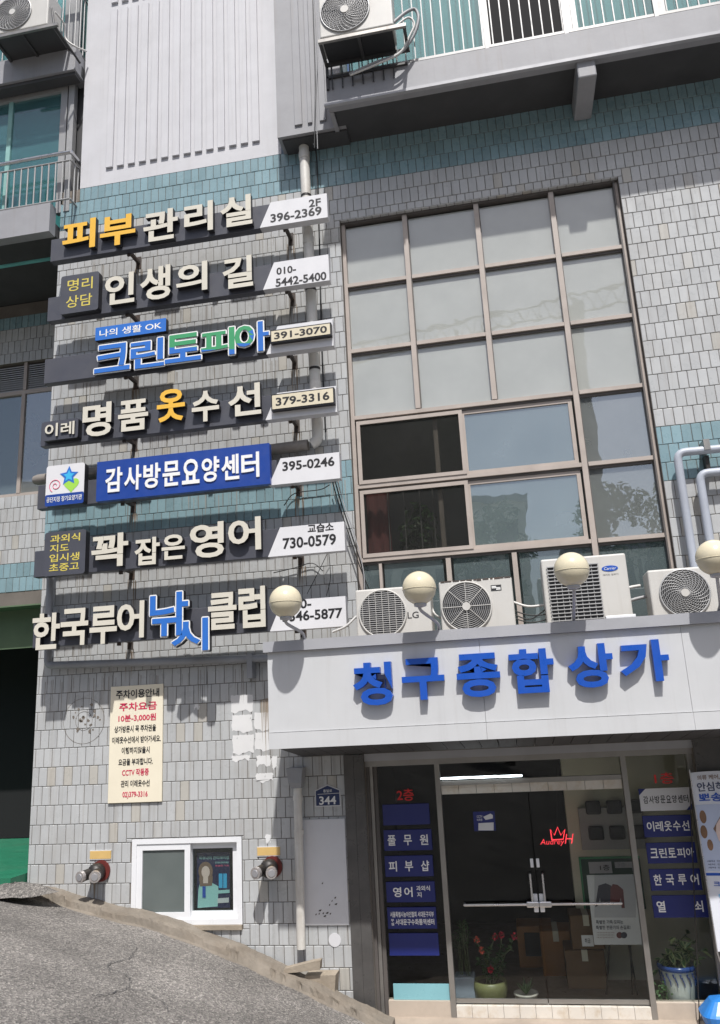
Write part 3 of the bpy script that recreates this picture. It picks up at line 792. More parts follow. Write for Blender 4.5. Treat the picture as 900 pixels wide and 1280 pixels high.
# room behind the window
mb = MB()
mb.box(-.1, 3.6, 1.1, 1.15, 3.0, 9.0, 'interior_grey'); mb.box(-.15, -.1, .23, 2.25, 3.0, 9.0, 'interior_grey'); mb.box(3.6, 3.65, .23, 2.25, 3.0, 9.0, 'interior_grey')
mb.box(-.1, 3.6, .23, 2.2, 8.7, 8.75, 'interior_grey'); mb.box(-.1, 3.6, .23, 2.2, 3.0, 3.1, 'interior_dark')
mb.build('stair_room', BLD)
mb = MB(); 
for x in (.42,.60,.78,.93): mb.tube([(x, .24, 4.34),(x, .24, 5.15)], .007, 'rail_white', 6)
mb.build('window_bars', WIN)
mb = MB(); vs = []; 
for i in range(9):
    for k in range(7): vs.append((.16+.27*i/8, .30+.025*math.sin(i*1.9+k*.5), 4.45+.72*k/6))
mb.add(vs, [(i*7+k, (i+1)*7+k, (i+1)*7+k+1, i*7+k+1) for i in range(8) for k in range(6)], 'cloth_pink', True)
mb.build('hanging_cloth', None, (.3,.3,4.45), 'faded red cloth hanging inside the lower left sliding window', 'cloth')
def leaf_cloud(mb, c, r, n, size, mt, rg):
    for _ in range(n):
        d = Vector((rg.gauss(0,1), rg.gauss(0,1), rg.gauss(0,1))).normalized()*rg.random()**.45
        p = Vector((c[0]+d.x*r[0], c[1]+d.y*r[1], c[2]+d.z*r[2])); s = size*rg.uniform(.6,1.3)
        a = Vector((rg.gauss(0,1), rg.gauss(0,1), rg.gauss(0,1))).normalized(); b = a.orthogonal().normalized(); e = a.cross(b)*.12
        mb.add([p-a*s, p+b*s*.45+e*s, p+a*s, p-b*s*.45+e*s], [(0,1,2,3)], mt)
PL = empty('window_plant', (.75,.6,4.4), 'dark leafy plant behind the bars of the lower sliding window', 'plant')
mb = MB(); leaf_cloud(mb, (.72,.55,4.75), (.24,.15,.38), 240, .05, 'leaf', random.Random(11)); mb.build('foliage', PL)
mb = MB()
for i in range(5): mb.tube([(.6+.06*i,.55,4.38),(.58+.08*i,.55,4.8)], .006, 'stem', 5)
mb.build('stem', PL)

# ---- small white sliding window in the lower wall
wy = .05; X0, X1, Zb, Zt = SMALLW[0]+.004, SMALLW[1]-.004, SMALLW[2]+.045, SMALLW[3]-.006
mb = MB(); w = .052
mb.box(X0, X0+w, wy-.055, wy+.06, Zb, Zt, 'white_upvc'); mb.box(X1-w, X1, wy-.055, wy+.06, Zb, Zt, 'white_upvc')
mb.box(X0+w, X1-w, wy-.055, wy+.06, Zt-w, Zt, 'white_upvc'); mb.box(X0+w, X1-w, wy-.055, wy+.06, Zb, Zb+w, 'white_upvc')
SW = mb.build('sliding_window', BLD)
mb = MB(); mb.box(X0-.0, X1+.0, -.03, .1, SMALLW[2], Zb-.002, 'step_stone'); mb.build('window_sill', SW)
xmid = at(234, 1100).x
def sash2(x0, x1, y, pane, nm):
    q = MB(); z0, z1 = Zb+w, Zt-w; t = .062
    q.box(x0, x0+t, y-.02, y+.02, z0, z1, 'white_upvc'); q.box(x1-t, x1, y-.02, y+.02, z0, z1, 'white_upvc')
    q.box(x0+t, x1-t, y-.02, y+.02, z0, z0+t, 'white_upvc'); q.box(x0+t, x1-t, y-.02, y+.02, z1-t, z1, 'white_upvc')
    q.build(nm, SW); p = MB(); p.box(x0+t, x1-t, y-.003, y+.003, z0+t, z1-t, pane); p.build('window_pane', SW)
sash2(X0+w, xmid+.03, wy-.025, 'glass_smoked', 'sash'); sash2(xmid-.03, X1-w, wy+.02, 'glass_clear', 'sash')
mb = MB(); mb.box(X0-.2, X1+.2, .8, .85, .3, 1.9, 'chalkboard'); mb.box(X0-.2, X0-.15, .23, .8, .3, 1.9, 'interior_dark'); mb.box(X1+.15, X1+.2, .23, .8, .3, 1.9, 'interior_dark'); mb.box(X0-.2, X1+.2, .23, .8, 1.85, 1.9, 'interior_dark'); mb.box(X0-.2, X1+.2, .23, .8, .3, .35, 'interior_dark')
mb.build('window_interior', BLD)
# poster inside the right sash
py = wy+.042
PO = empty('cosmetics_poster', at(266, 1138, py), 'dark blue poster of a woman in white inside the white sliding window', 'poster')
mb = MB(); a = at(246, 1135, py); b = at(287, 1065, py); mb.box(a.x, b.x, py, py+.003, a.z, b.z, 'poster_navy'); mb.build('sheet', PO)
def P2(x, y, Y): q = at(x, y, Y); return (q.x, q.z)
def flat(mb, pts, Y, mt, th=.0012): mb.prism([P2(x, y, Y) for x, y in pts], Y, Y+th, mt)
def ell(cx, cy, rx, ry, n=16): return [(cx+rx*math.cos(2*math.pi*k/n), cy+ry*math.sin(2*math.pi*k/n)) for k in range(n)][::-1]
mb = MB()
flat(mb, [(247,1135),(272,1133),(273,1108),(262,1102),(250,1103),(248,1112)], py-.002, 'poster_teal')
flat(mb, ell(257,1089,9,12)+[], py-.004, 'poster_hair')
flat(mb, [(250,1108),(265,1107),(266,1096),(262,1086),(252,1086),(249,1098)], py-.0045, 'poster_hair')
flat(mb, ell(257,1090,5.2,7.5), py-.006, 'poster_skin'); flat(mb, [(254,1104),(260,1104),(260,1096),(254,1096)], py-.0055, 'poster_skin')
for xx in (273.5, 279): flat(mb, [(xx,1110),(xx+4.6,1110),(xx+4.6,1092),(xx,1092)], py-.003, 'logo_cyan')
flat(mb, [(272,1129),(286,1128),(286,1122),(272,1123)], py-.003, 'poster_white'); flat(mb, [(272,1117),(287,1116),(287,1112),(272,1113)], py-.003, 'poster_teal')
flat(mb, [(253,1122),(257,1122),(257,1108),(253,1108)], py-.008, 'letter_blue')
mb.build('picture', PO)
mb = MB(); line(mb, '피부나이 안티에이징', (249,1073), (286,1071.5), 4.2, py-.002, 'poster_teal', .0012)
line(mb, '한 번에 관리하세요', (269,1078.5), (286,1077.8), 2.4, py-.002, 'poster_teal', .0012); line(mb, '특별한 기회', (269,1082.5), (286,1081.8), 2.2, py-.002, 'logo_pink', .0012)
mb.build('lettering', PO)

# ================================================================ ENTRANCE
EY = .15
mb = MB(); mb.box(-.165, -.062, -.025, .2, -.6, 2.325, 'granite_dark'); mb.box(-.060, .043, -.025, .2, -.6, 2.325, 'granite_dark'); mb.build('granite_pillar', BLD)
mb = MB(); mb.box(3.252, 3.75, -.03, .2, -.6, 2.6, 'granite_dark'); mb.build('granite_pillar', BLD)
mb = MB()
mb.box(.046, .075, EY-.08, EY+.05, -.1, 2.20, 'frame_dark'); mb.box(.078, .11, EY-.05, EY+.05, -.1, 2.20, 'aluminium'); mb.box(.113, .15, EY-.02, EY+.05, -.1, 2.20, 'frame_dark')
mb.box(.046, 3.25, EY-.10, EY+.06, 2.20, 2.255, 'aluminium'); mb.box(.046, 3.25, EY-.14, EY+.06, 2.257, 2.33, 'coping_metal')
mb.box(3.20, 3.25, EY-.05, EY+.05, -.1, 2.20, 'aluminium')
mb.box(.80, 2.575, EY-.03, EY+.04, 1.985, 2.03, 'aluminium')
ENT = mb.build('entrance_frame', BLD)
for xt in (.775, 2.605):
    mb = MB(); mb.box(xt-.025, xt+.025, EY-.05, EY+.05, -.1, 2.198, 'aluminium'); mb.build('frame_post', ENT)
for a, b in ((.151, .748), (2.632, 3.2)):
    mb = MB(); mb.box(a, b, EY, EY+.006, .04, 2.2, 'glass_door'); mb.build('side_pane', ENT)
mb = MB(); mb.box(.80, 2.58, EY, EY+.006, 2.03, 2.2, 'glass_door'); mb.build('transom_pane', ENT)
mb = MB(); mb.box(.151, .748, EY-.04, EY+.05, -.10, .035, 'stone_beige'); mb.build('sill_block', ENT)
mb = MB(); mb.box(2.632, 3.2, EY-.04, EY+.05, -.10, .035, 'stone_beige'); mb.build('sill_block', ENT)
q = MB(); q.box(.20, .747, EY-.012, EY-.003, .037, .175, 'teal_strip'); q.build('teal_film', ENT)
for i in range(12):
    a = .802+i*.148; q = MB(); q.box(a+.0015, a+.1465, EY-.055, EY+.05, -.098, .0+random.uniform(-.001,.001), 'marble_strip'); q.build('threshold_stone', ENT)
for i in range(10):
    a = .802+i*.1772; q = MB(); q.box(a+.002, a+.1752, EY-.02, EY+.03, 1.90, 1.983, 'marble_strip'); q.build('head_stone', ENT)
q = MB(); q.tube([(.81, EY-.045, 2.055),(1.62, EY-.045, 2.055)], .009, 'tube_white', 10); q.build('tube_lamp', ENT)
xsplit = 1.665
for s, (a, b) in enumerate(((.802, xsplit-.004), (xsplit+.004, 2.577))):
    d = MB(); d.box(a, b, EY-.005, EY+.006, .012, 1.895, 'glass_door'); D = d.build('glass_door', BLD)
    c = b-.055 if s == 0 else a+.055
    q = MB()
    e = a+.15 if s == 0 else b-.15
    zb_ = at(690, 1130, EY-.06).z
    q.tube([(c, EY-.07, zb_), (e, EY-.07, zb_+(.0))], .012, 'steel', 8); q.tube([(e, EY-.07, zb_),(e, EY-.005, zb_)], .010, 'steel', 8)
    q.bev(c-.06, c+.06, EY-.085, EY-.055, zb_-.028, zb_+.028, 'steel', .012); q.build('push_bar', D)
    q = MB(); q.tube([(c, EY-.07, zb_),(c, EY-.07, zb_+.27)], .011, 'steel', 8); q.tube([(c, EY-.07, zb_+.26),(c, EY-.005, zb_+.26)], .008, 'steel', 8); q.build('pull_handle', D)
    c2 = b-.025 if s == 0 else a+.025
    q = MB(); q.bev(c2-.022, c2+.022, EY-.05, EY-.008, zb_-.075, zb_+.085, 'white_upvc', .008); q.build('door_lock', D)
    q = MB(); q.bev(c2-.017, c2+.013, EY-.03, EY-.008, zb_+.32, zb_+.40, 'white_upvc', .005); q.build('door_sensor', D)
    q = MB(); q.box(a, b, EY-.012, EY+.012, .012, .05, 'aluminium'); q.build('bottom_rail', D)
# hall behind the doors
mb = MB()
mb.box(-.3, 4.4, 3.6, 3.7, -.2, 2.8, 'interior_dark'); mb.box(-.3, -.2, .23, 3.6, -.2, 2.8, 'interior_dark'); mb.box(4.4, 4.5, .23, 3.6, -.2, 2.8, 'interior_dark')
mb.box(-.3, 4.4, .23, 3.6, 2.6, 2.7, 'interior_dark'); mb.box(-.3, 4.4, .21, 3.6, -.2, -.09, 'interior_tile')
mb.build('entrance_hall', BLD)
mb = MB(); cx0 = at(706, 1000, 1.2).x; cx1 = at(800, 1000, 1.2).x; mb.box(cx0, 3.6, 1.2, 1.35, -.09, 2.6, 'interior_cream'); mb.build('cream_wall', BLD)
mb = MB(); a = at(728, 1062, 1.15); b = at(800, 1008, 1.15); mb.box(a.x, b.x, 1.12, 1.199, a.z, b.z, 'interior_grey')
for i in range(3):
    for k in range(2): 
        zz = a.z+.1+.26*k; mb.bev(a.x+.08+.22*i, a.x+.24+.22*i, 1.09, 1.119, zz, zz+.14, 'ac_dark', .02)
mb.build('meter_cabinet', None, (a.x, 1.15, a.z), 'grey electric meter cabinet on the cream wall behind the right glass door', 'meter cabinet')
mb = MB(); a = at(733, 1138, 1.15); b = at(800, 1073, 1.15); mb.box(a.x, b.x, 1.175, 1.199, a.z, b.z, 'chalkboard'); t = .02
mb.box(a.x-t, a.x, 1.17, 1.199, a.z-t, b.z+t, 'logo_green'); mb.box(a.x, b.x, 1.17, 1.199, b.z, b.z+t, 'logo_green')
mb.build('green_board', None, (a.x, 1.17, a.z), 'dark green notice board behind the jacket poster', 'notice board')
def paper(name, x0, y0, x1, y1, Y, label, cat, txt=None, mt='poster_white'):
    a = at(x0, y1, Y); b = at(x1, y0, Y); q = MB(); q.box(a.x, b.x, Y, Y+.003, a.z, b.z, mt)
    r = empty(name, (a.x, Y, a.z), label, cat); q.build('sheet', r)
    if txt:
        for s, l, rr, h, m_ in txt: q = MB(); line(q, s, l, rr, h, Y-.0025, m_, .0012); q.build('lettering', r)
    return r
paper('paper_note', 737, 1077, 764, 1092, 1.16, 'white paper note reading 1층 pinned on the green board', 'note', [('1층', (750,1085),(762,1084),7,'black_print')])
paper('paper_note', 769, 1077, 796, 1085, 1.16, 'narrow white paper strip at the top of the green board', 'note', [('3층', (772,1081),(782,1081),5,'poster_grey')])
paper('paper_note', 728, 1169, 741, 1183, .7, 'small white care label stuck on a cardboard box', 'label', [('취급', (731,1176),(738,1176),6,'black_print')])
# boxes and counter inside
def crate(name, x0, y0, x1, y1, Y, dep, mt, label, cat):
    a = at(x0, y1, Y); b = at(x1, y0, Y); q = MB(); q.bev(a.x, b.x, Y, Y+dep, max(a.z, -.088), b.z, mt, .006, 1)
    r = empty(name, (a.x, Y, max(a.z, -.088)), label, cat); q.build('carton', r)
    q = MB(); c = (a.x+b.x)/2; q.box(c-.03, c+.03, Y-.002, Y+dep, b.z-.1, b.z+.002, 'interior_cream'); q.build('packing_tape', r); return r
crate('cardboard_box', 711, 1188, 755, 1240, .9, .4, 'cardboard', 'tall cardboard box on the hall floor below the care label', 'box')
crate('cardboard_box', 716, 1144, 752, 1187, .9, .35, 'cardboard', 'upper cardboard box stacked behind the right glass door', 'box')
crate('cardboard_box', 682, 1164, 714, 1245, 1.3, .4, 'wood_orange', 'orange brown carton to the left of the tall cardboard box', 'box')
CB = empty('wooden_cabinet', at(660, 1235, 1.6), 'orange brown wooden cabinet deep in the hall behind the doors', 'cabinet')
a = at(653, 1245, 1.6); b = at(690, 1158, 1.6); q = MB(); q.bev(a.x, b.x, 1.6, 2.0, -.09, b.z, 'wood_orange', .01); q.build('carcass', CB)
q = MB(); q.bev(a.x+.08, b.x-.06, 1.585, 1.599, b.z-.3, b.z-.06, 'ac_dark', .006); q.build('opening', CB)
# jacket poster on an easel
JY = .62
EP = empty('jacket_poster', at(768, 1240, JY), 'white poster of two jackets on a thin easel behind the glass', 'poster')
q = MB(); a = at(743, 1181, JY); b = at(797, 1093, JY); q.box(a.x, b.x, JY, JY+.012, a.z, b.z, 'poster_white'); q.build('sheet', EP)
q = MB(); flat(q, [(743,1147),(795,1147),(795,1094),(743,1094)], JY-.002, 'poster_grey')
flat(q, [(744,1134),(748,1132),(750,1122),(751,1131),(764,1131),(764,1107),(757,1104),(748,1107)], JY-.004, 'jacket_blue')
flat(q, [(763,1131),(774,1131),(776,1122),(777,1135),(781,1135),(779,1112),(772,1106),(766,1105),(763,1110)], JY-.006, 'jacket_red')
flat(q, ell(774.5,1169,4,4), JY-.002, 'jacket_red'); flat(q, ell(780,1169,4,4), JY-.003, 'jacket_blue'); q.build('picture', EP)
q = MB(); line(q, '특별한 가죽·모피는', (745,1153), (779,1152.2), 5, JY-.002, 'jacket_blue', .0012, .02); line(q, '특별한 전문가의 손길로!', (745,1160), (788,1158.7), 5, JY-.002, 'jacket_blue', .0012, .02)
for i in range(3): line(q, '가죽 모피 전문 세탁 보관 서비스', (746,1166+3*i), (768,1165.6+3*i), 1.8, JY-.002, 'poster_hair', .0012)
q.build('lettering', EP)
for xx, tx in ((762, 757), (786, 796), (788, 790)):
    q = MB(); a = at(xx, 1182, JY+.03); b = at(tx, 1232, JY+.08); q.tube([a, (b.x, JY+.12, -.088)], .009, 'dark_iron', 6); q.build('easel_leg', EP)
# neon sign
NY = .8
NE = empty('neon_sign', at(696, 1050, NY), 'glowing red neon script with a crown behind the right glass door', 'neon sign')
q = MB(); cr = [(690,1050),(688,1037),(693,1044),(697,1034),(701,1044),(706,1037),(704,1049),(690,1050)]
q.tube([at(x, y, NY) for x, y in cr], .006, 'neon_red', 6); q.build('crown', NE)
q = MB(); vs_ = 'AudreyH'
line(q, 'Audrey', (676,1054.5), (705,1052), 9, NY, 'neon_red', .006, -.012); line(q, 'H', (706,1049), (715,1048), 12, NY, 'neon_red', .006, -.012)
for i in range(len(q.v)): q.v[i].x += (q.v[i].z-at(690,1053,NY).z)*.25
q.build('script', NE)
q = MB(); q.tube([at(696, 1034, NY+.02), at(696, 960, NY+.02)], .003, 'dark_iron', 5); q.build('hanger', NE)
# CCTV sticker on the left leaf
ST = paper('camera_sticker', 593, 1014, 618, 1039, EY-.008, 'small blue and white camera notice sticker on the left glass door', 'sticker', [('CCTV', (596,1021),(603,1020.6),3,'poster_white'), ('녹화중', (596,1025),(603,1024.6),3,'poster_white')], 'placard_blue')
q = MB(); flat(q, [(598,1038),(617,1038),(617,1028),(598,1029)], EY-.0105, 'poster_white'); flat(q, [(604,1021),(613,1017),(616,1019),(616,1023),(607,1025)], EY-.0105, 'poster_white'); q.build('print', ST)
# placards on the side panes
def placard(box, Y, lab, texts, mt='placard_blue'):
    x0, y0, x1, y1 = box; c = at((x0+x1)/2, (y0+y1)/2, Y); w = at(x1, (y0+y1)/2, Y).x-at(x0, (y0+y1)/2, Y).x-.02
    h = at(x0, y0+1, Y).z-at(x0, y1-1, Y).z
    r = empty('shop_placard', (c.x, Y, c.z-h/2), lab, 'placard', 'blue shop placards beside the glass doors')
    q = MB(); q.bev(c.x-w/2, c.x+w/2, Y, Y+.01, c.z-h/2, c.z+h/2, mt, .002, 1); q.build('plate', r)
    if texts:
        for s, fx0, fx1, fz, fh, m_ in texts:
            q = MB(); put_text(q, s, c.x-w/2+fx0*w, c.x-w/2+fx1*w, c.z+(fz-fh/2)*h, c.z+(fz+fh/2)*h, Y-.0022, .0015, m_, None, .018); q.build('lettering', r)
    return r, c, w, h
def spaced(s, x0, x1, cw, fz, fh, m_='letter_white'):
    n = len(s); return [(ch, x0+(x1-x0-cw)*i/max(1, n-1), x0+(x1-x0-cw)*i/max(1, n-1)+cw, fz, fh, m_) for i, ch in enumerate(s)]
PY = EY-.016
placard((477,1004,538,1032), PY, 'blank blue placard under the red 2층 letters, topmost in the left pane', None)
placard((478.4,1036,541,1064), PY, 'blue placard with three wide spaced letters 풀무원, second from top in the left pane', spaced('풀무원', .08, .92, .17, 0, .5))
placard((479.8,1068.5,542.5,1096.6), PY, 'blue placard with letters 피부샵, third from top in the left pane', spaced('피부샵', .08, .92, .17, 0, .5))
placard((481.5,1101,545,1128.7), PY, 'blue placard with white letters 영어 and small 과외식 in the left pane', spaced('영어', .14, .54, .17, 0, .48)+[('과외식', .62, .90, .17, .25, 'letter_white'), ('지', .63, .72, -.14, .25, 'letter_white')])
placard((483,1133,546.7,1162), PY, 'blue placard with two crowded lines of white letters in the left pane', [('서울특별시농아인협회 서대문구지부', .06, .95, .17, .26, 'letter_white'), ('서대문구수화통역센터', .16, .95, -.18, .28, 'letter_white'), ('부', .07, .13, -.10, .14, 'letter_white'), ('설', .07, .13, -.27, .14, 'letter_white')])
placard((485,1165.5,549.5,1195.6), PY, 'blank blue placard lowest in the left pane, above the teal strip', None)
r, c, w, h = placard((798,984,865,1014), PY, 'white faced placard with letters 감사방문요양센터 under the red 1층', spaced('감사방문요양센터', .07, .95, .095, 0, .34, 'black_print'))
q = MB(); q.prism([(c.x-w*.5, c.z-h*.5),(c.x+w*.38, c.z-h*.5),(c.x+w*.5, c.z-h*.22),(c.x+w*.5, c.z+h*.5),(c.x-w*.36, c.z+h*.5),(c.x-w*.5, c.z+h*.2)], PY-.0012, PY-.0002, 'poster_white'); q.build('print', r)
placard((802.7,1018,866,1047), PY, 'blue placard with five letters 이레옷수선 right below the white faced placard', spaced('이레옷수선', .07, .95, .155, 0, .46))
placard((807,1052,871.6,1080), PY, 'blue placard with letters 크린토피아, middle one of the five in the right pane', spaced('크린토피아', .07, .95, .155, 0, .46))
placard((811,1085,877.8,1114), PY, 'blue placard with four letters 한국루어, second from bottom in the right pane', spaced('한국루어', .07, .95, .16, 0, .5))
placard((814.5,1118,885.7,1148), PY, 'blue placard with two far apart white letters 열쇠 in the right pane', spaced('열쇠', .07, .92, .16, 0, .5))
for s, l, r_, h, lab in (('2층', (496,994), (517,993), 15, 'red 2층 letters above the left column of placards'), ('1층', (818,973.5), (842,972), 14, 'red 1층 letters above the right column of placards')):
    q = MB(); line(q, s, l, r_, h, PY, 'red_letter', .006, .012); p = at(*l, PY); q.build('floor_lettering', None, (p.x, PY, p.z), lab, 'lettering')

# ---- plants by the doors
def leafmesh(mb, base, tip, wdt, mt, rim=None):
    b, t = Vector(base), Vector(tip); d = t-b; s = d.cross(Vector((0,0,1)))
    s = s.normalized() if s.length > 1e-5 else Vector((1,0,0)); up = s.cross(d).normalized()*wdt*.25
    pts = [b, b+d*.35+s*wdt*.5+up, b+d*.75+s*wdt*.35+up*.6, t, b+d*.75-s*wdt*.35+up*.6, b+d*.35-s*wdt*.5+up, b+d*.4, b+d*.75]
    mb.add(pts, [(0,1,6),(1,2,7,6),(2,3,7),(0,6,5),(6,7,4,5),(7,3,4)], mt)
    if rim:
        o = Vector((0,-.002,.001))
        mb.add([p+o for p in (pts[0],pts[1],b+d*.36+s*wdt*.28+up*.6,b+d*.74+s*wdt*.18+up*.4,pts[2],pts[3],pts[4],b+d*.74-s*wdt*.18+up*.4,b+d*.36-s*wdt*.28+up*.6,pts[5])], [(0,1,2),(1,4,3,2),(4,5,3),(5,6,7),(6,9,8,7),(9,0,8)], rim)
rg = random.Random(21)
GY = .42
p = at(614, 1247, GY); gz = -.09
GP = empty('geranium_pot', (p.x, GY, gz), 'red and coral flowering plant in a round olive pot behind the glass door', 'potted plant')
q = MB(); q.lathe((p.x, GY, gz), [(.0,0),(.11,.0),(.155,.08),(.17,.16),(.165,.22),(.15,.225),(.14,.19),(0,.19)], 'pot_olive', 22); q.build('pot', GP)
q = MB(); q.disc((p.x, GY), .135, 0, .01, 'soil'); q.v = [Vector((v.x, v.z, gz+.185+v.y)) for v in q.v]; q.build('soil', GP)
q = MB(); fol = MB(); tips = []
for (tx, ty) in ((596,1175),(620,1168),(627,1172),(644,1170),(602,1188),(612,1200),(634,1190),(618,1213),(596,1200),(640,1185),(606,1210),(628,1205)):
    t = at(tx, ty, GY+rg.uniform(-.08,.08)); tips.append(t)
    b = Vector((p.x+rg.uniform(-.06,.06), GY+rg.uniform(-.05,.05), gz+.18)); m_ = (b+t)/2+Vector((rg.uniform(-.05,.05), 0, .05)); pts = bezpath([b, m_, t], 5); q.tube(pts, .006, 'stem', 5)
    for i in range(16):
        c = pts[rg.randrange(2, len(pts))]; a = rg.uniform(0, 6.28); l = rg.uniform(.035,.06)
        leafmesh(fol, c, c+Vector((math.cos(a)*l, math.sin(a)*l, rg.uniform(-.02,.04))), l*.95, 'leaf')
q.build('stem', GP); fol.build('foliage', GP)
for (tx, ty, m_) in ((596,1175,'flower_coral'),(602,1188,'flower_coral'),(619,1171,'flower_red'),(627,1169,'flower_red'),(643,1170,'flower_red'),(613,1212,'flower_red')):
    c = at(tx, ty, GY-.1); q = MB()
    for i in range(26):
        d = Vector((rg.gauss(0,1), rg.gauss(0,1), rg.gauss(0,1))).normalized(); leafmesh(q, c+d*.012, c+d*rg.uniform(.03,.042), .024, m_)
    q.build('blossom', GP)
p = at(579, 1262, .40); PB = empty('grey_planter', (p.x, .40, gz), 'pale blue grey box planter with thin dark stems beside the flowering pot', 'planter')
q = MB(); a = at(568, 1225, .36).x; b = at(593, 1225, .36).x; q.bev(a, b, .36, .56, gz, at(580, 1222, .36).z, 'pot_grey', .008); q.build('box', PB)
q = MB(); fol = MB(); zz = at(580, 1222, .36).z
for i in range(16):
    x = rg.uniform(a+.03, b-.03); y = rg.uniform(.4, .52); h = rg.uniform(.3,.5); e = Vector((x+rg.uniform(-.06,.06), y, zz+h)); q.tube([(x,y,zz-.02), e], .003, 'stem', 4)
    for k in range(5): leafmesh(fol, e-Vector((0,0,k*.03)), e+Vector((rg.uniform(-.06,.06), rg.uniform(-.05,.05), rg.uniform(-.03,.04)-k*.03)), .02, 'leaf')
q.build('stem', PB); fol.build('foliage', PB)
p = at(659, 1258, .45); PW = empty('small_white_pot', (p.x, .45, gz), 'small cream bowl with grassy leaves standing near the door split', 'potted plant')
q = MB(); q.lathe((p.x, .45, gz), [(0,0),(.075,0),(.105,.05),(.11,.085),(.12,.088),(.12,.105),(.10,.105),(.09,.08),(0,.08)], 'pot_white', 20); q.build('pot', PW)
q = MB()
for i in range(26):
    a = rg.uniform(0, 6.28); l = rg.uniform(.08,.16); c = Vector((p.x, .45, gz+.08)); leafmesh(q, c, c+Vector((math.cos(a)*l*.8, math.sin(a)*l*.6, l*.9)), .02, 'leaf')
q.build('foliage', PW)
VP_Y = .36
p = at(851, 1248, VP_Y); VPOT = empty('variegated_plant_pot', (p.x, VP_Y, gz), 'variegated leafy plant in a white ceramic pot with blue rim by the right pane', 'potted plant')
q = MB(); q.lathe((p.x, VP_Y, gz), [(0,0),(.11,0),(.12,.03),(.145,.22),(.165,.36),(.175,.365),(.175,.385),(.15,.385),(.15,.35),(0,.35)], 'pot_ceramic', 26); q.build('pot', VPOT)
q = MB(); q.lathe((p.x, VP_Y, gz), [(.1665,.345),(.1775,.362),(.1775,.387),(.15,.387)], 'pot_blue', 26)
for i in range(16):
    a = i/16*6.283; 
    for k in range(4):
        rr = .158+.003; x, y, z = p.x+rr*math.cos(a+.06*k), VP_Y+rr*math.sin(a+.06*k), gz+.33-.025*k
        q.tube([(x,y,z),(x+.012*math.sin(k), y, z-.03)], [.012-.002*k, .003], 'pot_blue', 5)
q.build('rim_pattern', VPOT)
q = MB(); lm = MB(); leafmesh(lm, (0,0,0), (.11,0,.0), .062, 'leaf_pale')
lm2 = MB(); leafmesh(lm2, (0,0,0), (.095,0,0), .036, 'leaf')
lm.add([v+Vector((.006,0,.006)) for v in lm2.v], lm2.f, 'leaf')
me = bpy.data.meshes.new('leaf'); me.from_pydata(lm.v, [], lm.f); me.materials.append(MATS['leaf_pale']); me.materials.append(MATS['leaf']); me.polygons.foreach_set('material_index', lm.m); me.update()
for (tx, ty) in ((832,1185),(845,1172),(858,1168),(870,1175),(876,1188),(828,1200),(842,1192),(862,1190),(852,1182),(835,1210),(872,1200),(822,1214)):
    t = at(tx, ty, VP_Y+rg.uniform(-.08,.1)); b = Vector((p.x+rg.uniform(-.08,.08), VP_Y+rg.uniform(-.06,.06), gz+.36)); pts = bezpath([b, (b+t)/2+Vector((0,0,.05)), t], 5); q.tube(pts, .004, 'stem', 4)
    for i in range(8):
        c = pts[rg.randrange(3, len(pts))]; o = bpy.data.objects.new('leaf', me); COL.objects.link(o); o.parent = VPOT; o.location = c-ORG[VPOT]
        o.rotation_euler = (rg.uniform(-.6,.6), rg.uniform(-.3,.9), rg.uniform(0, 6.28)); o.scale = [rg.uniform(.7,1.1)]*3
q.build('stem', VPOT)
p2 = at(838, 1240, .32); GV = empty('trailing_plant', (p2.x, .32, gz), 'low trailing green plant in front of the white ceramic pot', 'plant')
q = MB(); leaf_cloud(q, (p2.x-.05, .30, gz+.14), (.15,.08,.14), 150, .022, 'leaf', rg); q.build('foliage', GV)
q = MB(); q.lathe((p2.x-.05, .32, gz), [(0,0),(.05,0),(.065,.07),(0,.07)], 'pot_white', 14); q.build('pot', GV)

# ---- advertising banner on a stand, blue base
NYB = -.13
a = at(862, 966, NYB); b = at(895, 1188, NYB)
BN = empty('advertising_banner', (a.x+.3, NYB, -.1), 'tall pale blue advertising banner on a thin stand by the right pillar', 'banner')
H = a.z-b.z; W = .6; dx = (b.x-a.x)/H
def bp(u, v, lift=0.): # u 0..1 across, v 0..1 down
    return Vector((a.x+dx*H*v+W*u, NYB-.03*v+.012*math.sin(u*5+v*4)-lift, a.z-H*v-.02*u+.016*math.sin(u*math.pi)*(1-v)))
def bquad(mb, u0, v0, u1, v1, mt, lift, nu=8, nv=14):
    vs = [bp(u0+(u1-u0)*i/nu, v0+(v1-v0)*k/nv, lift) for i in range(nu+1) for k in range(nv+1)]
    mb.add(vs, [(i*(nv+1)+k, i*(nv+1)+k+1, (i+1)*(nv+1)+k+1, (i+1)*(nv+1)+k) for i in range(nu) for k in range(nv)], mt, True)
q = MB(); bquad(q, 0, 0, 1, 1, 'banner_cloth', .0); q.build('cloth', BN)
q = MB(); bquad(q, 0, .19, 1, .565, 'banner_tint', .002); bquad(q, 0, .575, 1, .59, 'letter_blue', .003, 8, 1)
for (u, v, r) in ((.10,.26,.05),(.08,.345,.05),(.14,.42,.042)):
    pts = [bp(u+r*math.cos(t*.5236), v+r*1.2*math.sin(t*.5236)*W/H*1.6, .004) for t in range(12)]; q.add(pts, [tuple(range(12))], 'nut_brown')
pts = [bp(.20+.0+u_, v_, .004) for u_, v_ in ((.22,.22),(.5,.20),(.75,.26),(.78,.4),(.5,.46),(.12,.4),(.02,.33))]; q.add(pts, [tuple(range(7))], 'poster_hair')
pts = [bp(.42+.17*math.cos(t*.5236), .35+.09*math.sin(t*.5236), .006) for t in range(12)]; q.add(pts, [tuple(range(12))], 'poster_skin')
q.build('picture', BN)
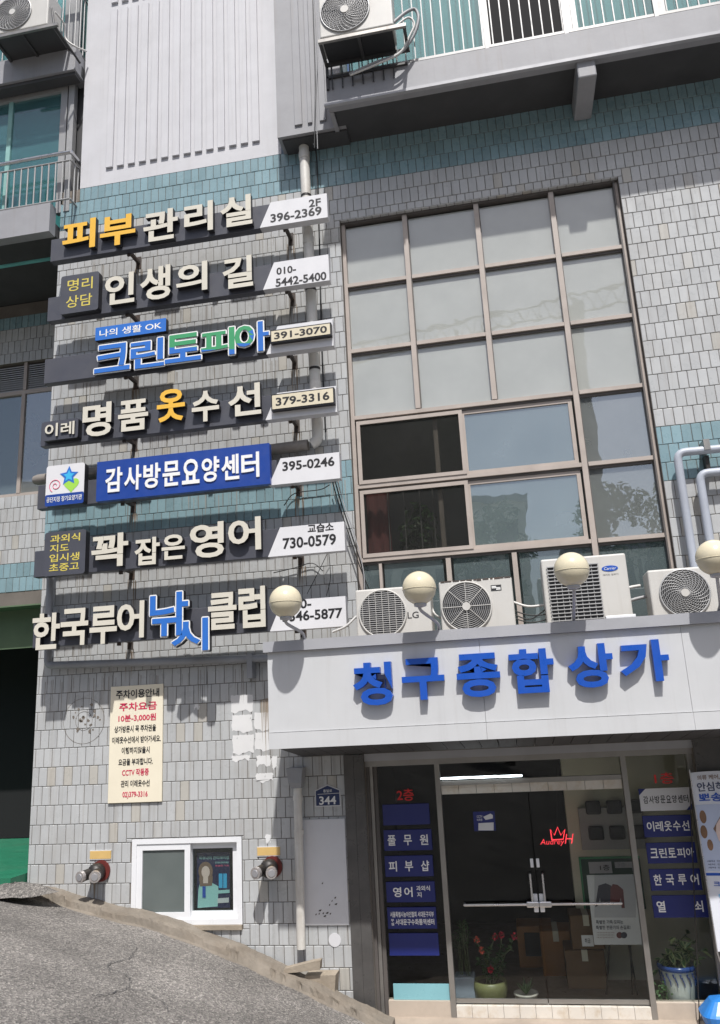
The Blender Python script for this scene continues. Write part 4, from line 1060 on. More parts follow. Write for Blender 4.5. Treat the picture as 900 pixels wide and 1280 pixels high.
def btext(mb, s, u0, u1, v0, v1, mt, lift=.005, bold=.012):
    vs, fs, nz, _ = glyph(s, bold); A = [f for f, k in zip(fs, nz) if k > .5]
    mb.add([bp(u0+(u1-u0)*v[0], v1+(v0-v1)*v[1], lift) for v in vs], A, mt)
q = MB(); btext(q, '의류 케어, 전문가의', .10, .75, .02, .05, 'poster_hair'); btext(q, '안심하고', .08, .62, .062, .115, 'plate_navy'); btext(q, '뽀송뽀송', .08, .78, .125, .175, 'letter_blue', .005, .022)
for i in range(3): btext(q, '세탁 전문가가 하나하나 관리', .06, .8, .505+.018*i, .515+.018*i, 'plate_navy', .005, .0)
btext(q, '크린토피아', .10, .6, .62, .65, 'letter_blue', .005, .02)
for i, m_ in enumerate(('logo_cyan', 'label_yellow', 'logo_cyan', 'logo_pink')):
    btext(q, '침구 이불', .14, .5, .69+.075*i, .71+.075*i, m_); btext(q, '프리미엄 세탁 서비스', .14, .8, .72+.075*i, .732+.075*i, 'poster_grey')
q.build('lettering', BN)
q = MB(); q.tube([bp(.0,-.02,.01), bp(.0,1.0,.01)], .006, 'steel', 6); f_ = at(873, 1268, .02); q.tube([bp(0,0,-.02), (f_.x, .02, -.098)], .005, 'dark_iron', 6); q.tube([bp(0,1,0), (b.x+.12, NYB, -.06)], .008, 'steel', 6); q.build('stand', BN)
q = MB(); pb = at(897, 1258, -.10)
for k, (w_, z_) in enumerate(((.20,-.1),)):
    vs = []; prof = [(.17,-.098),(.20,-.02),(.215,.03),(.20,.05),(.12,.14),(.05,.16)]
    for r_, z in prof:
        for i in range(20):
            t = 2*math.pi*i/20; cx = math.copysign(abs(math.cos(t))**.5, math.cos(t)); cy = math.copysign(abs(math.sin(t))**.5, math.sin(t)); vs.append((pb.x+.06+r_*cx, -.10+r_*.8*cy, z))
    q.add(vs, [(j*20+i, j*20+(i+1)%20, (j+1)*20+(i+1)%20, (j+1)*20+i) for j in range(5) for i in range(20)], 'tub_blue', False); q.add(vs[-20:], [tuple(range(20))], 'tub_blue')
q.build('water_base', BN)

# ================================================================ CANOPY
CY = -1.0; CX0, CX1 = -.655, 5.6
CAN = empty('entrance_canopy', (1.5, 0, 2.45), 'pale grey entrance canopy carrying large blue letters above the glass doors', 'canopy')
mb = MB(); xs_ = [CX0, 1.35, 3.10, CX1]
for k in range(3):
    mb.box(xs_[k]+.0015, xs_[k+1]-.0015, CY, CY+.05, 2.60, 3.335, 'fascia_paint'); mb.box(xs_[k]+.001, xs_[k+1]-.001, CY-.012, CY+.05, 2.452, 2.596, 'fascia_paint')
mb.box(CX0, CX0+.04, CY+.051, -.001, 2.46, 3.335, 'fascia_paint'); mb.build('fascia', CAN)
mb = MB(); mb.box(CX0-.03, CX1, CY-.04, CY+.10, 3.337, 3.435, 'coping_metal'); mb.box(CX0-.03, CX0+.08, CY+.101, -.002, 3.337, 3.435, 'coping_metal'); mb.build('coping', CAN)
mb = MB(); mb.box(CX0+.05, CX1, CY+.06, -.002, 3.30, 3.395, 'rough_concrete'); mb.build('roof_deck', CAN)
i = 0; x = CX0+.045
while x < CX1-.2:
    q = MB(); x2 = x+.17
    q.add([(x+.004,CY+.05,2.462),(x2-.004,CY+.05,2.462),(x2-.004,-.005,2.335),(x+.004,-.005,2.335),(x+.004,CY+.05,2.50),(x2-.004,CY+.05,2.50),(x2-.004,-.005,2.37),(x+.004,-.005,2.37)], [(0,3,2,1),(4,5,6,7),(0,1,5,4),(1,2,6,5),(2,3,7,6),(3,0,4,7)], 'soffit_paint_shaded')
    q.build('soffit_board', CAN); x = x2
for ch, b in zip('청구종합상가', ((441,825.5,490,884),(502,820,555,877),(570.6,814,625,873.6),(637,808,693,868.6),(710,802,767,862),(774.6,797,836.6,855))):
    letter(CAN, ch, b, CY-.075, .072, 'letter_blue', 'letter_blue', .031, .09)

# ================================================================ SIGNS
SYF = -.36
def sign(lab, zt, zb, plate, bx0=-3.56, cut=.14):
    r = empty('shop_sign', (-1.8, SYF, zb), lab, 'sign', 'dark projecting shop signs stacked on the tiled wall')
    q = MB(); q.bev(bx0, -.70, SYF, SYF+.10, zb, zt, 'board_slate', .004, 1); q.build('board', r)
    q = MB(); q.prism([(plate[0], zb-.005),(plate[1], zb-.005),(plate[1], zt+.005),(plate[0]+cut, zt+.005)], SYF-.02, SYF+.085, 'sign_white', 'sign_edge'); q.build('phone_plate', r)
    for bx in (-2.55, -.55):
        q = MB(); q.box(bx-.02, bx+.02, SYF+.086, -.005, zb+.02, zb+.055, 'rust_iron'); q.box(bx-.02, bx+.02, SYF+.08, SYF+.105, zb-.03, zb+.02, 'rust_iron'); q.box(bx-.035, bx+.035, -.006, .006, zb-.05, zb+.12, 'rust_iron'); q.build('bracket', r)
    return r
def szz(tl, bl, tr, br): 
    return (at(*tl, SYF).z+at(*tr, SYF).z)/2, (at(*bl, SYF).z+at(*br, SYF).z)/2
LF = SYF-.075
def lets(r, items, face='letter_cream', th=.07, **k):
    for ch, b in items: letter(r, ch, b, LF, th, face, **k)
def ptext(r, items, Y=None):
    for s, a_, b_, h in items:
        q = MB(); line(q, s, a_, b_, h, (Y or SYF-.02)-.002, 'black_print', .0018, .026); q.build('lettering', r)
def rbox(r, x0, y0, x1, y1, mt, th=.09, rad=.03, Y=None, sl=.14, side='letter_side', name='name_box'):
    Y = Y or SYF-th; c = at((x0+x1)/2, (y0+y1)/2, Y); w = at(x1, (y0+y1)/2, Y).x-at(x0, (y0+y1)/2, Y).x; hp = (y1-y0)-sl*(x1-x0)
    h = at((x0+x1)/2, (y0+y1)/2-hp/2, Y).z-at((x0+x1)/2, (y0+y1)/2+hp/2, Y).z
    if name == 'number_box':
        q = MB(); q.rrect(c.x-w/2-.014, c.x+w/2+.014, c.z-h/2-.014, c.z+h/2+.014, rad, Y+.006, SYF-.021, 'letter_side'); q.build('box_rim', r)
    q = MB(); q.rrect(c.x-w/2, c.x+w/2, c.z-h/2, c.z+h/2, rad, Y, SYF-.0005, mt, side); return q.build(name, r), c, w, h, Y
pr = lambda x0, x1, ym: (at(x0, ym, SYF).x, at(x1, ym, SYF).x)
# 1
zt, zb_ = szz((63,299),(63,325.5),(410,244),(410,274)); s1 = sign('top shop sign with yellow 피부 and cream 관리실 letters', zt, zb_, pr(325,410,270))
lets(s1, (('피',(78,272,119,314)),('부',(125,266,169,309))), 'letter_yellow'); lets(s1, (('관',(179,259,222,303)),('리',(230,250,266,292)),('실',(275,242,315,285))))
ptext(s1, (('2F',(386,254.5),(401,252),9.5),('396-2369',(338,273),(402,263),11)))
# 2
zt, zb_ = szz((59.5,371),(59.5,401),(412,321),(412,352)); s2 = sign('second shop sign with cream letters 인생의 길 and a small dark box', zt, zb_, pr(329,412,345))
lets(s2, (('인',(131,339,168,382)),('생',(175,330,213,377)),('의',(220,325.5,259,367)),('길',(278,318,316,362))))
o, c, w, h, Y = rbox(s2, 75.5, 339, 123, 393, 'board_slate')
q = MB(); put_text(q, '명리', c.x-w*.32, c.x+w*.34, c.z+h*.07, c.z+h*.38, Y-.002, .0018, 'yellow_print', bold=.006); put_text(q, '상담', c.x-w*.34, c.x+w*.34, c.z-h*.36, c.z-h*.05, Y-.002, .0018, 'yellow_print', bold=.006); q.build('lettering', o)
ptext(s2, (('010-',(345.5,339),(370,336),9),('5442-5400',(344.5,353.5),(408,344.5),10.5)))
# 3
zt, zb_ = szz((57,450),(57,480),(417,399),(417,432)); s3 = sign('third shop sign with blue and green white-edged letters 크린토피아', zt, zb_, pr(333,417,420))
LB3 = (('크',(118,427,162,467)),('린',(163,421,205,462)),('토',(206,414,251,455)),('피',(251,408,293,448)),('아',(293,400,336,443)))
for i, (ch, b) in enumerate(LB3):
    o = letter(s3, ch, b, LF, .07, 'logo_blue', outline='letter_white', osz=.016, bold=.024)
    if i >= 2:   # upper part of the later letters is green
        bm = bmesh.new(); bm.from_mesh(o.data); zs_ = [v.co.z for v in bm.verts]; zc = min(zs_)+(max(zs_)-min(zs_))*(.52, .40, .58)[i-2]
        bmesh.ops.bisect_plane(bm, geom=bm.verts[:]+bm.edges[:]+bm.faces[:], plane_co=(0,0,zc), plane_no=(.12,0,1)); bm.to_mesh(o.data); bm.free()
        o.data.materials.append(MATS['logo_green']); gi = len(o.data.materials)-1; x_ = sum(v.co.x for v in o.data.vertices)/len(o.data.vertices)
        for p in o.data.polygons:
            if p.normal.y < -.5 and p.center.z+.12*p.center.x > zc+.001 and (i < 4 or p.center.x < x_+.02): p.material_index = gi
rb, c, w, h, Y = rbox(s3, 119, 397.5, 207, 426, 'logo_blue', .075, .006, name='slogan_box')
q = MB(); put_text(q, '나의 생활 OK', c.x-w*.44, c.x+w*.44, c.z-h*.28, c.z+h*.28, Y-.002, .0018, 'letter_white', bold=.012); q.build('lettering', rb)
rb, c, w, h, Y = rbox(s3, 338.7, 405.5, 412.4, 426, 'box_cream', .09, .004, sl=.10, name='number_box'); q = MB(); put_text(q, '391-3070', c.x-w*.45, c.x+w*.45, c.z-h*.33, c.z+h*.33, Y-.002, .0018, 'black_print', bold=.024); q.build('lettering', rb)
# 4
zt, zb_ = szz((53,532),(53,561),(421,480),(421,512)); s4 = sign('fourth shop sign with cream 명품 수선 and a yellow letter 옷', zt, zb_, pr(332,421,500))
lets(s4, (('명',(103,501,139,547.5)),('품',(147.5,497,185,540.6)),('수',(239.6,486,273.7,529)),('선',(285,477,326,522)))); lets(s4, (('옷',(196,483.7,231,529)),), 'letter_yellow')
o, c, w, h, Y = rbox(s4, 53.7, 522, 97.4, 552, 'board_slate', rad=.02); q = MB(); put_text(q, '이레', c.x-w*.42, c.x+w*.42, c.z-h*.34, c.z+h*.34, Y-.02, .02, 'letter_cream', 'letter_side', .02); q.build('lettering', o)
rb, c, w, h, Y = rbox(s4, 339.8, 486, 416.3, 511, 'box_cream', .09, .004, sl=.10, name='number_box'); q = MB(); put_text(q, '379-3316', c.x-w*.44, c.x+w*.44, c.z-h*.30, c.z+h*.30, Y-.002, .0018, 'black_print', bold=.024); q.build('lettering', rb)
# 5
zt, zb_ = szz((49,611),(49,641),(425,562),(425,593)); s5 = sign('fifth shop sign with a long blue panel and white letters 감사방문요양센터', zt, zb_, pr(336,425,580))
o, c, w, h, Y = rbox(s5, 118.8, 552, 335, 629.5, 'sign_blue', .07, .006, sl=.127, name='blue_panel', side='sign_blue')
q = MB()
for i, ch in enumerate('감사방문요양센터'): put_text(q, ch, c.x-w*.445+i*w*.1125, c.x-w*.445+i*w*.1125+w*.10, c.z-h*.31, c.z+h*.31, Y-.012, .0115, 'letter_white', 'letter_white', .024)
q.build('lettering', o)
o, c, w, h, Y = rbox(s5, 57.3, 577, 105, 634, 'sign_white', .09, .03, name='logo_box')
q = MB(); q.rrect(c.x-w*.5, c.x+w*.5, c.z-h*.5, c.z-h*.22, .02, Y-.0015, Y-.0002, 'sign_blue'); q.build('logo_strip', o)
q = MB(); st = [(c.x+w*.10+w*.25*(1 if k % 2 == 0 else .48)*math.sin(k*math.pi/5), c.z+h*.20+w*.25*(1 if k % 2 == 0 else .48)*math.cos(k*math.pi/5)) for k in range(10)][::-1]
q.prism(st, Y-.004, Y-.0015, 'logo_blue'); st2 = [(c.x+w*.10+(x-c.x-w*.10)*.6, c.z+h*.2+(z-c.z-h*.2)*.6) for x, z in st]; q.prism(st2, Y-.0055, Y-.0042, 'logo_cyan')
hp_ = []
for k in range(24):
    t = -k/24*6.283; hx = 16*math.sin(t)**3; hz = 13*math.cos(t)-5*math.cos(2*t)-2*math.cos(3*t)-math.cos(4*t); hp_.append((c.x+w*.17+hx*w*.0125, c.z-h*.02+hz*w*.0125))
q.prism(hp_, Y-.003, Y-.001, 'leaf_green_print')
q.tube([(c.x-w*.24+w*(.02+.0062*k)*math.cos(k*.42), Y-.003, c.z-h*.0+w*(.02+.0062*k)*math.sin(k*.42)) for k in range(26)], .004, 'logo_pink', 5)
q.build('logo', o)
q = MB(); put_text(q, '공단지정 장기요양기관', c.x-w*.46, c.x+w*.46, c.z-h*.41, c.z-h*.28, Y-.004, .0018, 'letter_white', bold=.01); q.build('lettering', o)
ptext(s5, (('395-0246',(353,584),(418,575.5),12),))
# 6
zt, zb_ = szz((45,693),(45,727),(431,648.6),(431,682)); s6 = sign('sixth shop sign with cream letters 꽉 잡은 영어 and a box of yellow words', zt, zb_, pr(335,431,665))
lets(s6, (('꽉',(114,663.6,160,711.5)),('잡',(168,669.5,199.5,708)),('은',(202,666,231,701)),('영',(237,650,279.7,700)),('어',(285,644,326,691))))
o, c, w, h, Y = rbox(s6, 55, 660, 106.5, 722, 'board_slate')
q = MB()
for i, t in enumerate(('과외식', '지도', '입시생', '초중고')):
    x_ = c.x-w*.36; put_text(q, t, x_, x_+w*(.72 if len(t) == 3 else .46), c.z+h*(.25-.22*i), c.z+h*(.43-.22*i), Y-.002, .0018, 'yellow_print', bold=.014)
q.build('lettering', o)
ptext(s6, (('교습소',(384.5,661.5),(417,657.5),11),('730-0579',(353.5,681),(420,672.5),14)))
# 7
zt, zb_ = szz((39,780),(39,816),(433,742),(433,776)); s7 = sign('lowest shop sign with cream 한국루어 클럽 and bright blue 낚시 letters', zt, zb_, pr(337.5,433,765), bx0=-3.53)
lets(s7, (('한',(40,764,74.6,814)),('국',(75.5,758,110,809)),('루',(112,755,146,807)),('어',(146,749,180,800)),('클',(260,738,295.6,789)),('럽',(298,730.6,331.6,786.6))))
for ch, b in (('낚',(187,737,235,798)),('시',(214,770,260,817))): letter(s7, ch, b, LF-.01, .07, 'logo_blue', outline='letter_white', osz=.014, bold=.022)
ptext(s7, (('010-',(358,757),(389,753),12),('5346-5877',(353,774),(428,763),13)))

# rust and dirt runs below the brackets and sills
mat('rust_run', (.27,.215,.165), .8, var=.2); mat('dirt_run', (.27,.255,.235), .8, var=.15)
rg = random.Random(77)
def runs(x, z, n, spread, lmin, lmax, mt):
    q = MB()
    for _ in range(n):
        xx = x+rg.uniform(-spread, spread); l = rg.uniform(lmin, lmax); w_ = rg.uniform(.002, .006); z_ = z-rg.uniform(0,.05)
        q.add([(xx-w_,-.0017,z_),(xx-w_*.7,-.0017,z_-l*.5),(xx,-.0017,z_-l),(xx+w_*.6,-.0017,z_-l*.6),(xx+w_,-.0017,z_)], [(0,1,2,3,4)], mt)
    q.build('rust_run', WALL, kind='stuff')
for zz in (8.42, 7.6, 6.78, 6.0, 5.2, 4.42, 3.62):
    for bx in (-2.55, -.55): runs(bx, zz-.05, 9, .05, .08, .42, 'rust_run')
    for k in range(5): runs(rg.uniform(-3.4,-.1), zz+.1, 5, .12, .1, .5, 'dirt_run')
for k in range(5): runs(-3.4+k*.55, 3.30, 7, .2, .1, .6, 'dirt_run')
runs(-1.0, 2.95, 9, .04, .2, .75, 'rust_run'); runs(-2.9, 1.2, 6, .08, .05, .3, 'rust_run'); runs(-1.88, .70, 9, .5, .05, .2, 'dirt_run')

# ================================================================ AIR CONDITIONERS
def ac(name, x0, x1, z0, z1, yf, dep, style, lab, logo=None, group='air conditioner units on the canopy roof'):
    r = empty(name, ((x0+x1)/2, yf, z0), lab, 'air conditioner', group)
    q = MB(); q.bev(x0, x1, yf, yf+dep, z0+.03, z1, 'ac_white', .018, 3); q.build('casing', r)
    q = MB(); q.box(x0+.08, x0+.14, yf+.02, yf+dep-.02, z0, z0+.031, 'rail_dark'); q.box(x1-.14, x1-.08, yf+.02, yf+dep-.02, z0, z0+.031, 'rail_dark'); q.build('foot', r)
    W, H = x1-x0, z1-z0
    cx, cz, rad = x0+W*(.36 if style != 'rect' else .33), z0+.015+H*.5, H*.43
    if style == 'rect':
        q = MB(); gx0, gx1, gz0, gz1 = x0+W*.07, x0+W*.66, z0+H*.08, z1-H*.12; q.box(gx0, gx1, yf-.004, yf+.002, gz0, gz1, 'ac_dark'); q.build('fan_recess', r)
        q = MB()
        for k in range(17): zz = gz0+(gz1-gz0)*k/16; q.box(gx0-.01, gx1+.01, yf-.018, yf-.010, zz-.0045, zz+.0045, 'grille_metal')
        for k in range(9): xx = gx0+(gx1-gx0)*k/8; q.box(xx-.003, xx+.003, yf-.0095, yf-.005, gz0, gz1, 'grille_metal')
        q.build('grille', r)
    else:
        q = MB(); q.disc((cx, cz), rad, yf-.003, yf+.002, 'ac_dark', 36); q.build('fan_recess', r)
        q = MB()
        for k in range(4):     # blades behind the grille
            a0 = k*math.pi/2+.4; pts = [(cx+rad*.18*math.cos(a0), yf-.005, cz+rad*.18*math.sin(a0))]
            pts += [(cx+rad*.92*math.cos(a0+j*.16), yf-.005-.001*j, cz+rad*.92*math.sin(a0+j*.16)) for j in range(7)]+[(cx+rad*.18*math.cos(a0+.7), yf-.011, cz+rad*.18*math.sin(a0+.7))]
            q.add(pts, [tuple(range(len(pts)))], 'ac_fin')
        q.build('fan_blade', r)
        q = MB(); q.ring((cx, cz), rad*1.01, .009, yf-.012, 'ac_white' if style != 'swirl' else 'grille_metal', 40)
        if style == 'bars':
            for k in range(22):
                t = -1+2*(k+.5)/22; hw = math.sqrt(max(0, 1-t*t))*rad
                q.tube([(cx-hw, yf-.014, cz+t*rad-.0), (cx+hw, yf-.014, cz+t*rad)], .0035, 'grille_metal', 4, False)
            for k in range(7):
                t = -1+2*(k+.5)/7; hw = math.sqrt(max(0, 1-t*t))*rad; q.tube([(cx+t*rad, yf-.019, cz-hw), (cx+t*rad, yf-.019, cz+hw)], .003, 'ac_white', 4, False)
        else:
            for k in range(3, 13): q.ring((cx, cz), rad*k/13, .0026, yf-.014-.010*(1-k/13), 'grille_metal', 28)
            ns = 8 if style == 'spokes' else 26
            for k in range(ns):
                a0 = 2*math.pi*k/ns; pts = []
                for j in range(6):
                    f = .16+.84*j/5; sw = (f*1.1 if style == 'swirl' else 0); pts.append((cx+rad*f*math.cos(a0+sw), yf-.018-.010*(1-f), cz+rad*f*math.sin(a0+sw)))
                q.tube(pts, .004 if style == 'spokes' else .0026, 'grille_metal' if style != 'spokes' else 'ac_white', 4, False)
        q.build('grille', r)
        if style != 'bars': q = MB(); q.disc((cx, cz), rad*.17, yf-.034, yf-.01, 'ac_white', 20); q.build('fan_hub', r)
    if logo: 
        q = MB()
        if logo == 'oval':
            lx, lz = x0+W*.80, z1-H*.20; q.disc((lx, lz), .075, yf-.004, yf+.001, 'letter_blue', 28, .028)
            put_text(q, 'Carrier', lx-.055, lx+.055, lz-.013, lz+.014, yf-.006, .0018, 'letter_white', bold=.0, shear=.05)
            put_text(q, '에어컨 실외기', lx-.07, lx+.07, lz-.068, lz-.05, yf-.002, .0018, 'ac_fin', bold=0.)
        elif logo == 'small_oval': q.disc((x1-.16, z1-.07), .05, yf-.004, yf+.001, 'letter_blue', 24, .018)
        elif logo == 'badge':
            lx, lz = x0+W*.78, z1-H*.18; q.box(lx-.05, lx+.05, yf-.003, yf+.001, lz-.028, lz+.028, 'ac_dark'); q.box(lx-.042, lx+.042, yf-.005, yf-.0031, lz-.004, lz+.004, 'letter_white'); q.box(lx-.042, lx-.0, yf-.005, yf-.0031, lz+.006, lz+.018, 'letter_white'); q.box(lx+.0, lx+.042, yf-.005, yf-.0031, lz-.02, lz-.008, 'letter_white')
        else: lx, lz = x0+W*.76, z0+H*.46; put_text(q, logo, lx-.055, lx+.055, lz-.032, lz+.032, yf-.002, .0018, 'ac_fin', bold=.01)
        q.build('logo', r)
    if style == 'louvre': pass
    return r
AY = -.62; ZD = 3.395
ac('ac_unit', .152, .90, ZD, 3.93, AY, .30, 'bars', 'white air conditioner with a round barred grille beside the phone plate', 'LG')
ac('ac_unit', .99, 1.70, ZD, 3.945, AY, .30, 'spokes', 'air conditioner with a spoked round grille and rusty top edge', 'badge')
ac('ac_unit', 1.99, 2.78, ZD, 4.085, AY, .32, 'rect', 'tallest air conditioner with a rectangular grille and blue oval badge', 'oval')
ac('ac_unit', 2.955, 3.80, ZD, 3.90, AY, .30, 'swirl', 'air conditioner with a swirling round grille at the right of the canopy', 'small_oval')
# rust along the second unit's top edge
q = MB(); rg = random.Random(9)
x = 1.01
while x < 1.69:
    w_ = rg.uniform(.02,.07); q.box(x, min(x+w_, 1.695), AY-.003, AY+.02, 3.937-rg.uniform(.0,.012), 3.9485, 'rust_iron'); x += w_+rg.uniform(0,.02)
ob = [o for o in COL.objects if o.type == 'EMPTY' and 'rusty top' in o.get('label', '')][0]; q.build('rust_edge', ob)
# loose white panel leaning in front of the tall unit
q = MB(); a = at(758, 757, -.85); q.bev(a.x-.02, a.x+.24, -.88, -.80, 3.437, 3.475, 'white_upvc', .004); q.build('duct_cover', None, (a.x+.1,-.84,3.437), 'short white duct cover lying on the canopy edge before the tallest unit', 'duct cover')
# upper right unit on its bracket
UY = -1.08; ux0, ux1 = at(399, 30, UY).x, at(491, 20, UY).x; uz0 = at(400, 48, UY).z
AU = ac('ac_unit', ux0, ux1, uz0-.03, uz0+.62, UY, .32, 'swirl', 'white air conditioner hung on a bracket before the right balcony', None, 'air conditioner units hung on balcony railings')
q = MB(); q.box(ux0-.02, ux1+.14, UY-.02, UY+.015, uz0-.075, uz0-.033, 'aluminium'); q.box(ux0-.02, ux1+.14, BY-.03, BY+.0, uz0-.075, uz0-.033, 'rail_dark')
for x in (ux0-.02, (ux0+ux1)/2, ux1+.10): q.box(x, x+.035, UY+.016, BY-.031, uz0-.07, uz0-.036, 'rail_dark')
q.box(ux0+.03, ux1-.02, UY+.03, BY-.04, uz0-.045, uz0-.034, 'ac_dark')
q.box(ux0-.015, ux0+.015, BY-.03, BY-.0, uz0-.40, uz0-.076, 'rail_dark'); q.box(ux0-.015, ux1+.1, BY-.03, BY-.002, uz0-.25, uz0-.225, 'rail_dark')
for k in range(7): x = ux0+.05+(ux1-ux0)*k/7; q.box(x, x+.014, BY-.025, BY-.010, uz0-.40, uz0-.076, 'rail_dark')
q.build('bracket', AU)
# upper left unit
VY = -.62; vx1 = at(60, 15, VY).x; vz0 = at(20, 38, VY).z
AV = ac('ac_unit', vx1-.80, vx1, vz0-.03, vz0+.58, VY, .32, 'swirl', 'white air conditioner hung on a bracket before the left balcony', None, 'air conditioner units hung on balcony railings')
q = MB(); q.box(vx1-.9, vx1+.16, VY-.02, VY+.015, vz0-.075, vz0-.033, 'aluminium')
for x in (vx1-.8, vx1-.4, vx1+.08): q.box(x, x+.035, VY+.016, LBY+.03, vz0-.07, vz0-.036, 'rail_dark')
q.box(vx1-.76, vx1+.06, VY+.03, LBY+.02, vz0-.045, vz0-.034, 'ac_fin'); q.box(vx1-.9, vx1+.16, LBY+.02, LBY+.05, vz0-.075, vz0-.033, 'rail_dark')
q.tube([(vx1+.1, VY, vz0-.05), (vx1+.25, LBY+.02, vz0-.30)], .016, 'rail_dark', 6); q.tube([(vx1+.1, VY, vz0-.05),(vx1+.02, VY+.05, vz0+.3)], .014, 'rail_dark', 6)
q.build('bracket', AV)

# ================================================================ GLOBE LAMPS
GL = 'cream globe lamps on the canopy edge'
for (x, y, sx, sy), lab in zip(((357,752,380,795),(524,735,548,784),(714.5,712,716,764),(893,697,897,752)),
        ('cream globe lamp overlapping the lowest phone plate', 'cream globe lamp before the round barred air conditioner', 'cream globe lamp before the tallest air conditioner', 'cream globe lamp at the right frame edge over the swirl unit')):
    gy = -1.30; c = at(x, y, gy); b = at(sx, sy, CY-.0); base = Vector((b.x, CY+.02, 3.436))
    r = empty('globe_lamp', base, lab, 'lamp', GL)
    q = MB(); n_ = 16; q.lathe((c.x, c.y, c.z), [(.152*math.sin(math.pi*k/n_)+1e-4, -.152*math.cos(math.pi*k/n_)) for k in range(n_+1)], 'globe_plastic', 32); q.build('globe', r)
    q = MB(); q.tube(bezpath([base, base+Vector((0,-.10,.06)), (c.x, c.y+.02, c.z-.20), (c.x, c.y, c.z-.14)], 5), .015, 'pole_metal', 8); q.build('pole', r)
    q = MB(); q.lathe((c.x, c.y, c.z-.175), [(.02,0),(.055,.01),(.06,.04),(.02,.045)], 'pole_metal', 16); q.build('collar', r)
    q = MB(); pts_ = [(c.x+.1525*math.cos(t*.1963), c.y+.1525*math.sin(t*.1963), c.z-.012) for t in range(33)]; q.tube(pts_, .0022, 'box_cream', 5, False); q.build('seam', r)

# ================================================================ PIPES, CABLES
q = MB(); yy = -.10
p0 = at(380, 190, yy); p1 = at(397, 530, yy)
path = elbow([(p0.x, yy, SZ-.03), (p1.x, yy, 5.705), (-3.72, yy, 5.64)], .12)
cut_i = len(path)-1
q.tube(path[:-2], .062, 'pvc_pipe', 14); PIPE = q.build('drain_pipe', None, (p0.x, yy, 5.7), 'thick white drain pipe running down behind the phone plates', 'pipe')
q = MB(); q.tube([path[-2], path[-1], path[-1]+Vector((-.06,0,0))], [.066,.066,.05], 'rust_pipe', 14); q.build('horizontal_run', PIPE)
for z in (9.45, 8.25, 7.1, 6.35):
    q = MB(); q.tube([(p0.x+(p1.x-p0.x)*(9.6-z)/3.9, yy, z), (p0.x+(p1.x-p0.x)*(9.6-z)/3.9, yy, z+.10)], .069, 'pvc_pipe', 14); q.build('collar', PIPE)
for z in (8.9, 7.62, 6.6):
    q = MB(); x_ = p0.x+(p1.x-p0.x)*(9.6-z)/3.9; q.tube([(x_, yy, z), (x_, yy, z+.03)], .066, 'dark_iron', 14); q.build('pipe_clamp', PIPE)
q = MB(); yy = -.09; a = at(46, 698, yy); b = at(57, 832, yy); c = at(330, 823, yy)
q.tube(elbow([(-3.75, .05, a.z), (-3.60, yy, a.z), (-3.52, yy, a.z-.04), (-3.50, yy, b.z), (c.x+.05, yy, c.z)], .06), .042, 'grey_pipe', 12)
GP2 = q.build('conduit_pipe', None, (-3.5, yy, b.z), 'grey conduit pipe bending along the wall beneath the lowest sign', 'pipe')
q = MB(); x_ = at(313, 825, yy).x; q.box(x_-.03, x_+.03, -.13, .0, c.z-.2, c.z+.06, 'grey_pipe'); q.build('pipe_clamp', GP2)
# down pipe under the canopy corner
q = MB(); yy = -.09; t = at(372, 985, yy); b = at(375, 1186, yy)
q.tube([(t.x, yy, t.z), (t.x-.01, yy, b.z)], .044, 'pvc_pipe', 14); DP = q.build('down_pipe', None, (t.x, yy, b.z), 'pale down pipe with a grey hopper under the canopy corner', 'pipe')
q = MB(); a = at(360, 960, yy); b_ = at(381, 978, yy)
q.add([(a.x,-.17,a.z),(b_.x,-.17,a.z),(b_.x,-.01,a.z),(a.x,-.01,a.z),(a.x+.02,-.16,b_.z),(b_.x-.02,-.16,b_.z),(b_.x-.02,-.02,b_.z),(a.x+.02,-.02,b_.z),(t.x-.05,-.14,b_.z-.05),(t.x+.05,-.14,b_.z-.05),(t.x+.05,-.04,b_.z-.05),(t.x-.05,-.04,b_.z-.05)],
      [(0,1,2,3),(0,4,5,1),(1,5,6,2),(2,6,7,3),(3,7,4,0),(4,8,9,5),(5,9,10,6),(6,10,11,7),(7,11,8,4),(8,11,10,9)], 'grey_pipe'); q.build('hopper', DP)
for z in (t.z-.12, t.z-.45):
    q = MB(); q.tube([(t.x, yy, z), (t.x, yy, z+.05)], .05, 'pvc_pipe', 14); q.build('collar', DP)
# two blue grey pipes on the right wall
for (ex, ey, bx_, by_), lab in (((846,566,858,712), 'left blue grey pipe bending down the right wall'), ((874,592,887,700), 'shorter blue grey pipe beside it at the right frame edge')):
    yy = -.13; e = at(ex, ey, yy); b = at(bx_, by_, yy)
    q = MB(); q.tube(elbow([(6.3, yy, e.z-.02), (e.x, yy, e.z), (e.x-.005, yy, 3.5)], .09), .042, 'blue_pipe', 12); r = q.build('wall_pipe', None, (e.x, yy, 3.5), lab, 'pipe')
    q = MB(); cx_ = e.x+.29; q.box(cx_-.03, cx_+.03, yy-.05, .0, e.z-.012, e.z+.10, 'aluminium'); q.box(cx_-.02, cx_+.02, yy+.03, -.002, e.z-.22, e.z-.05, 'dark_iron'); q.build('pipe_clamp', r)
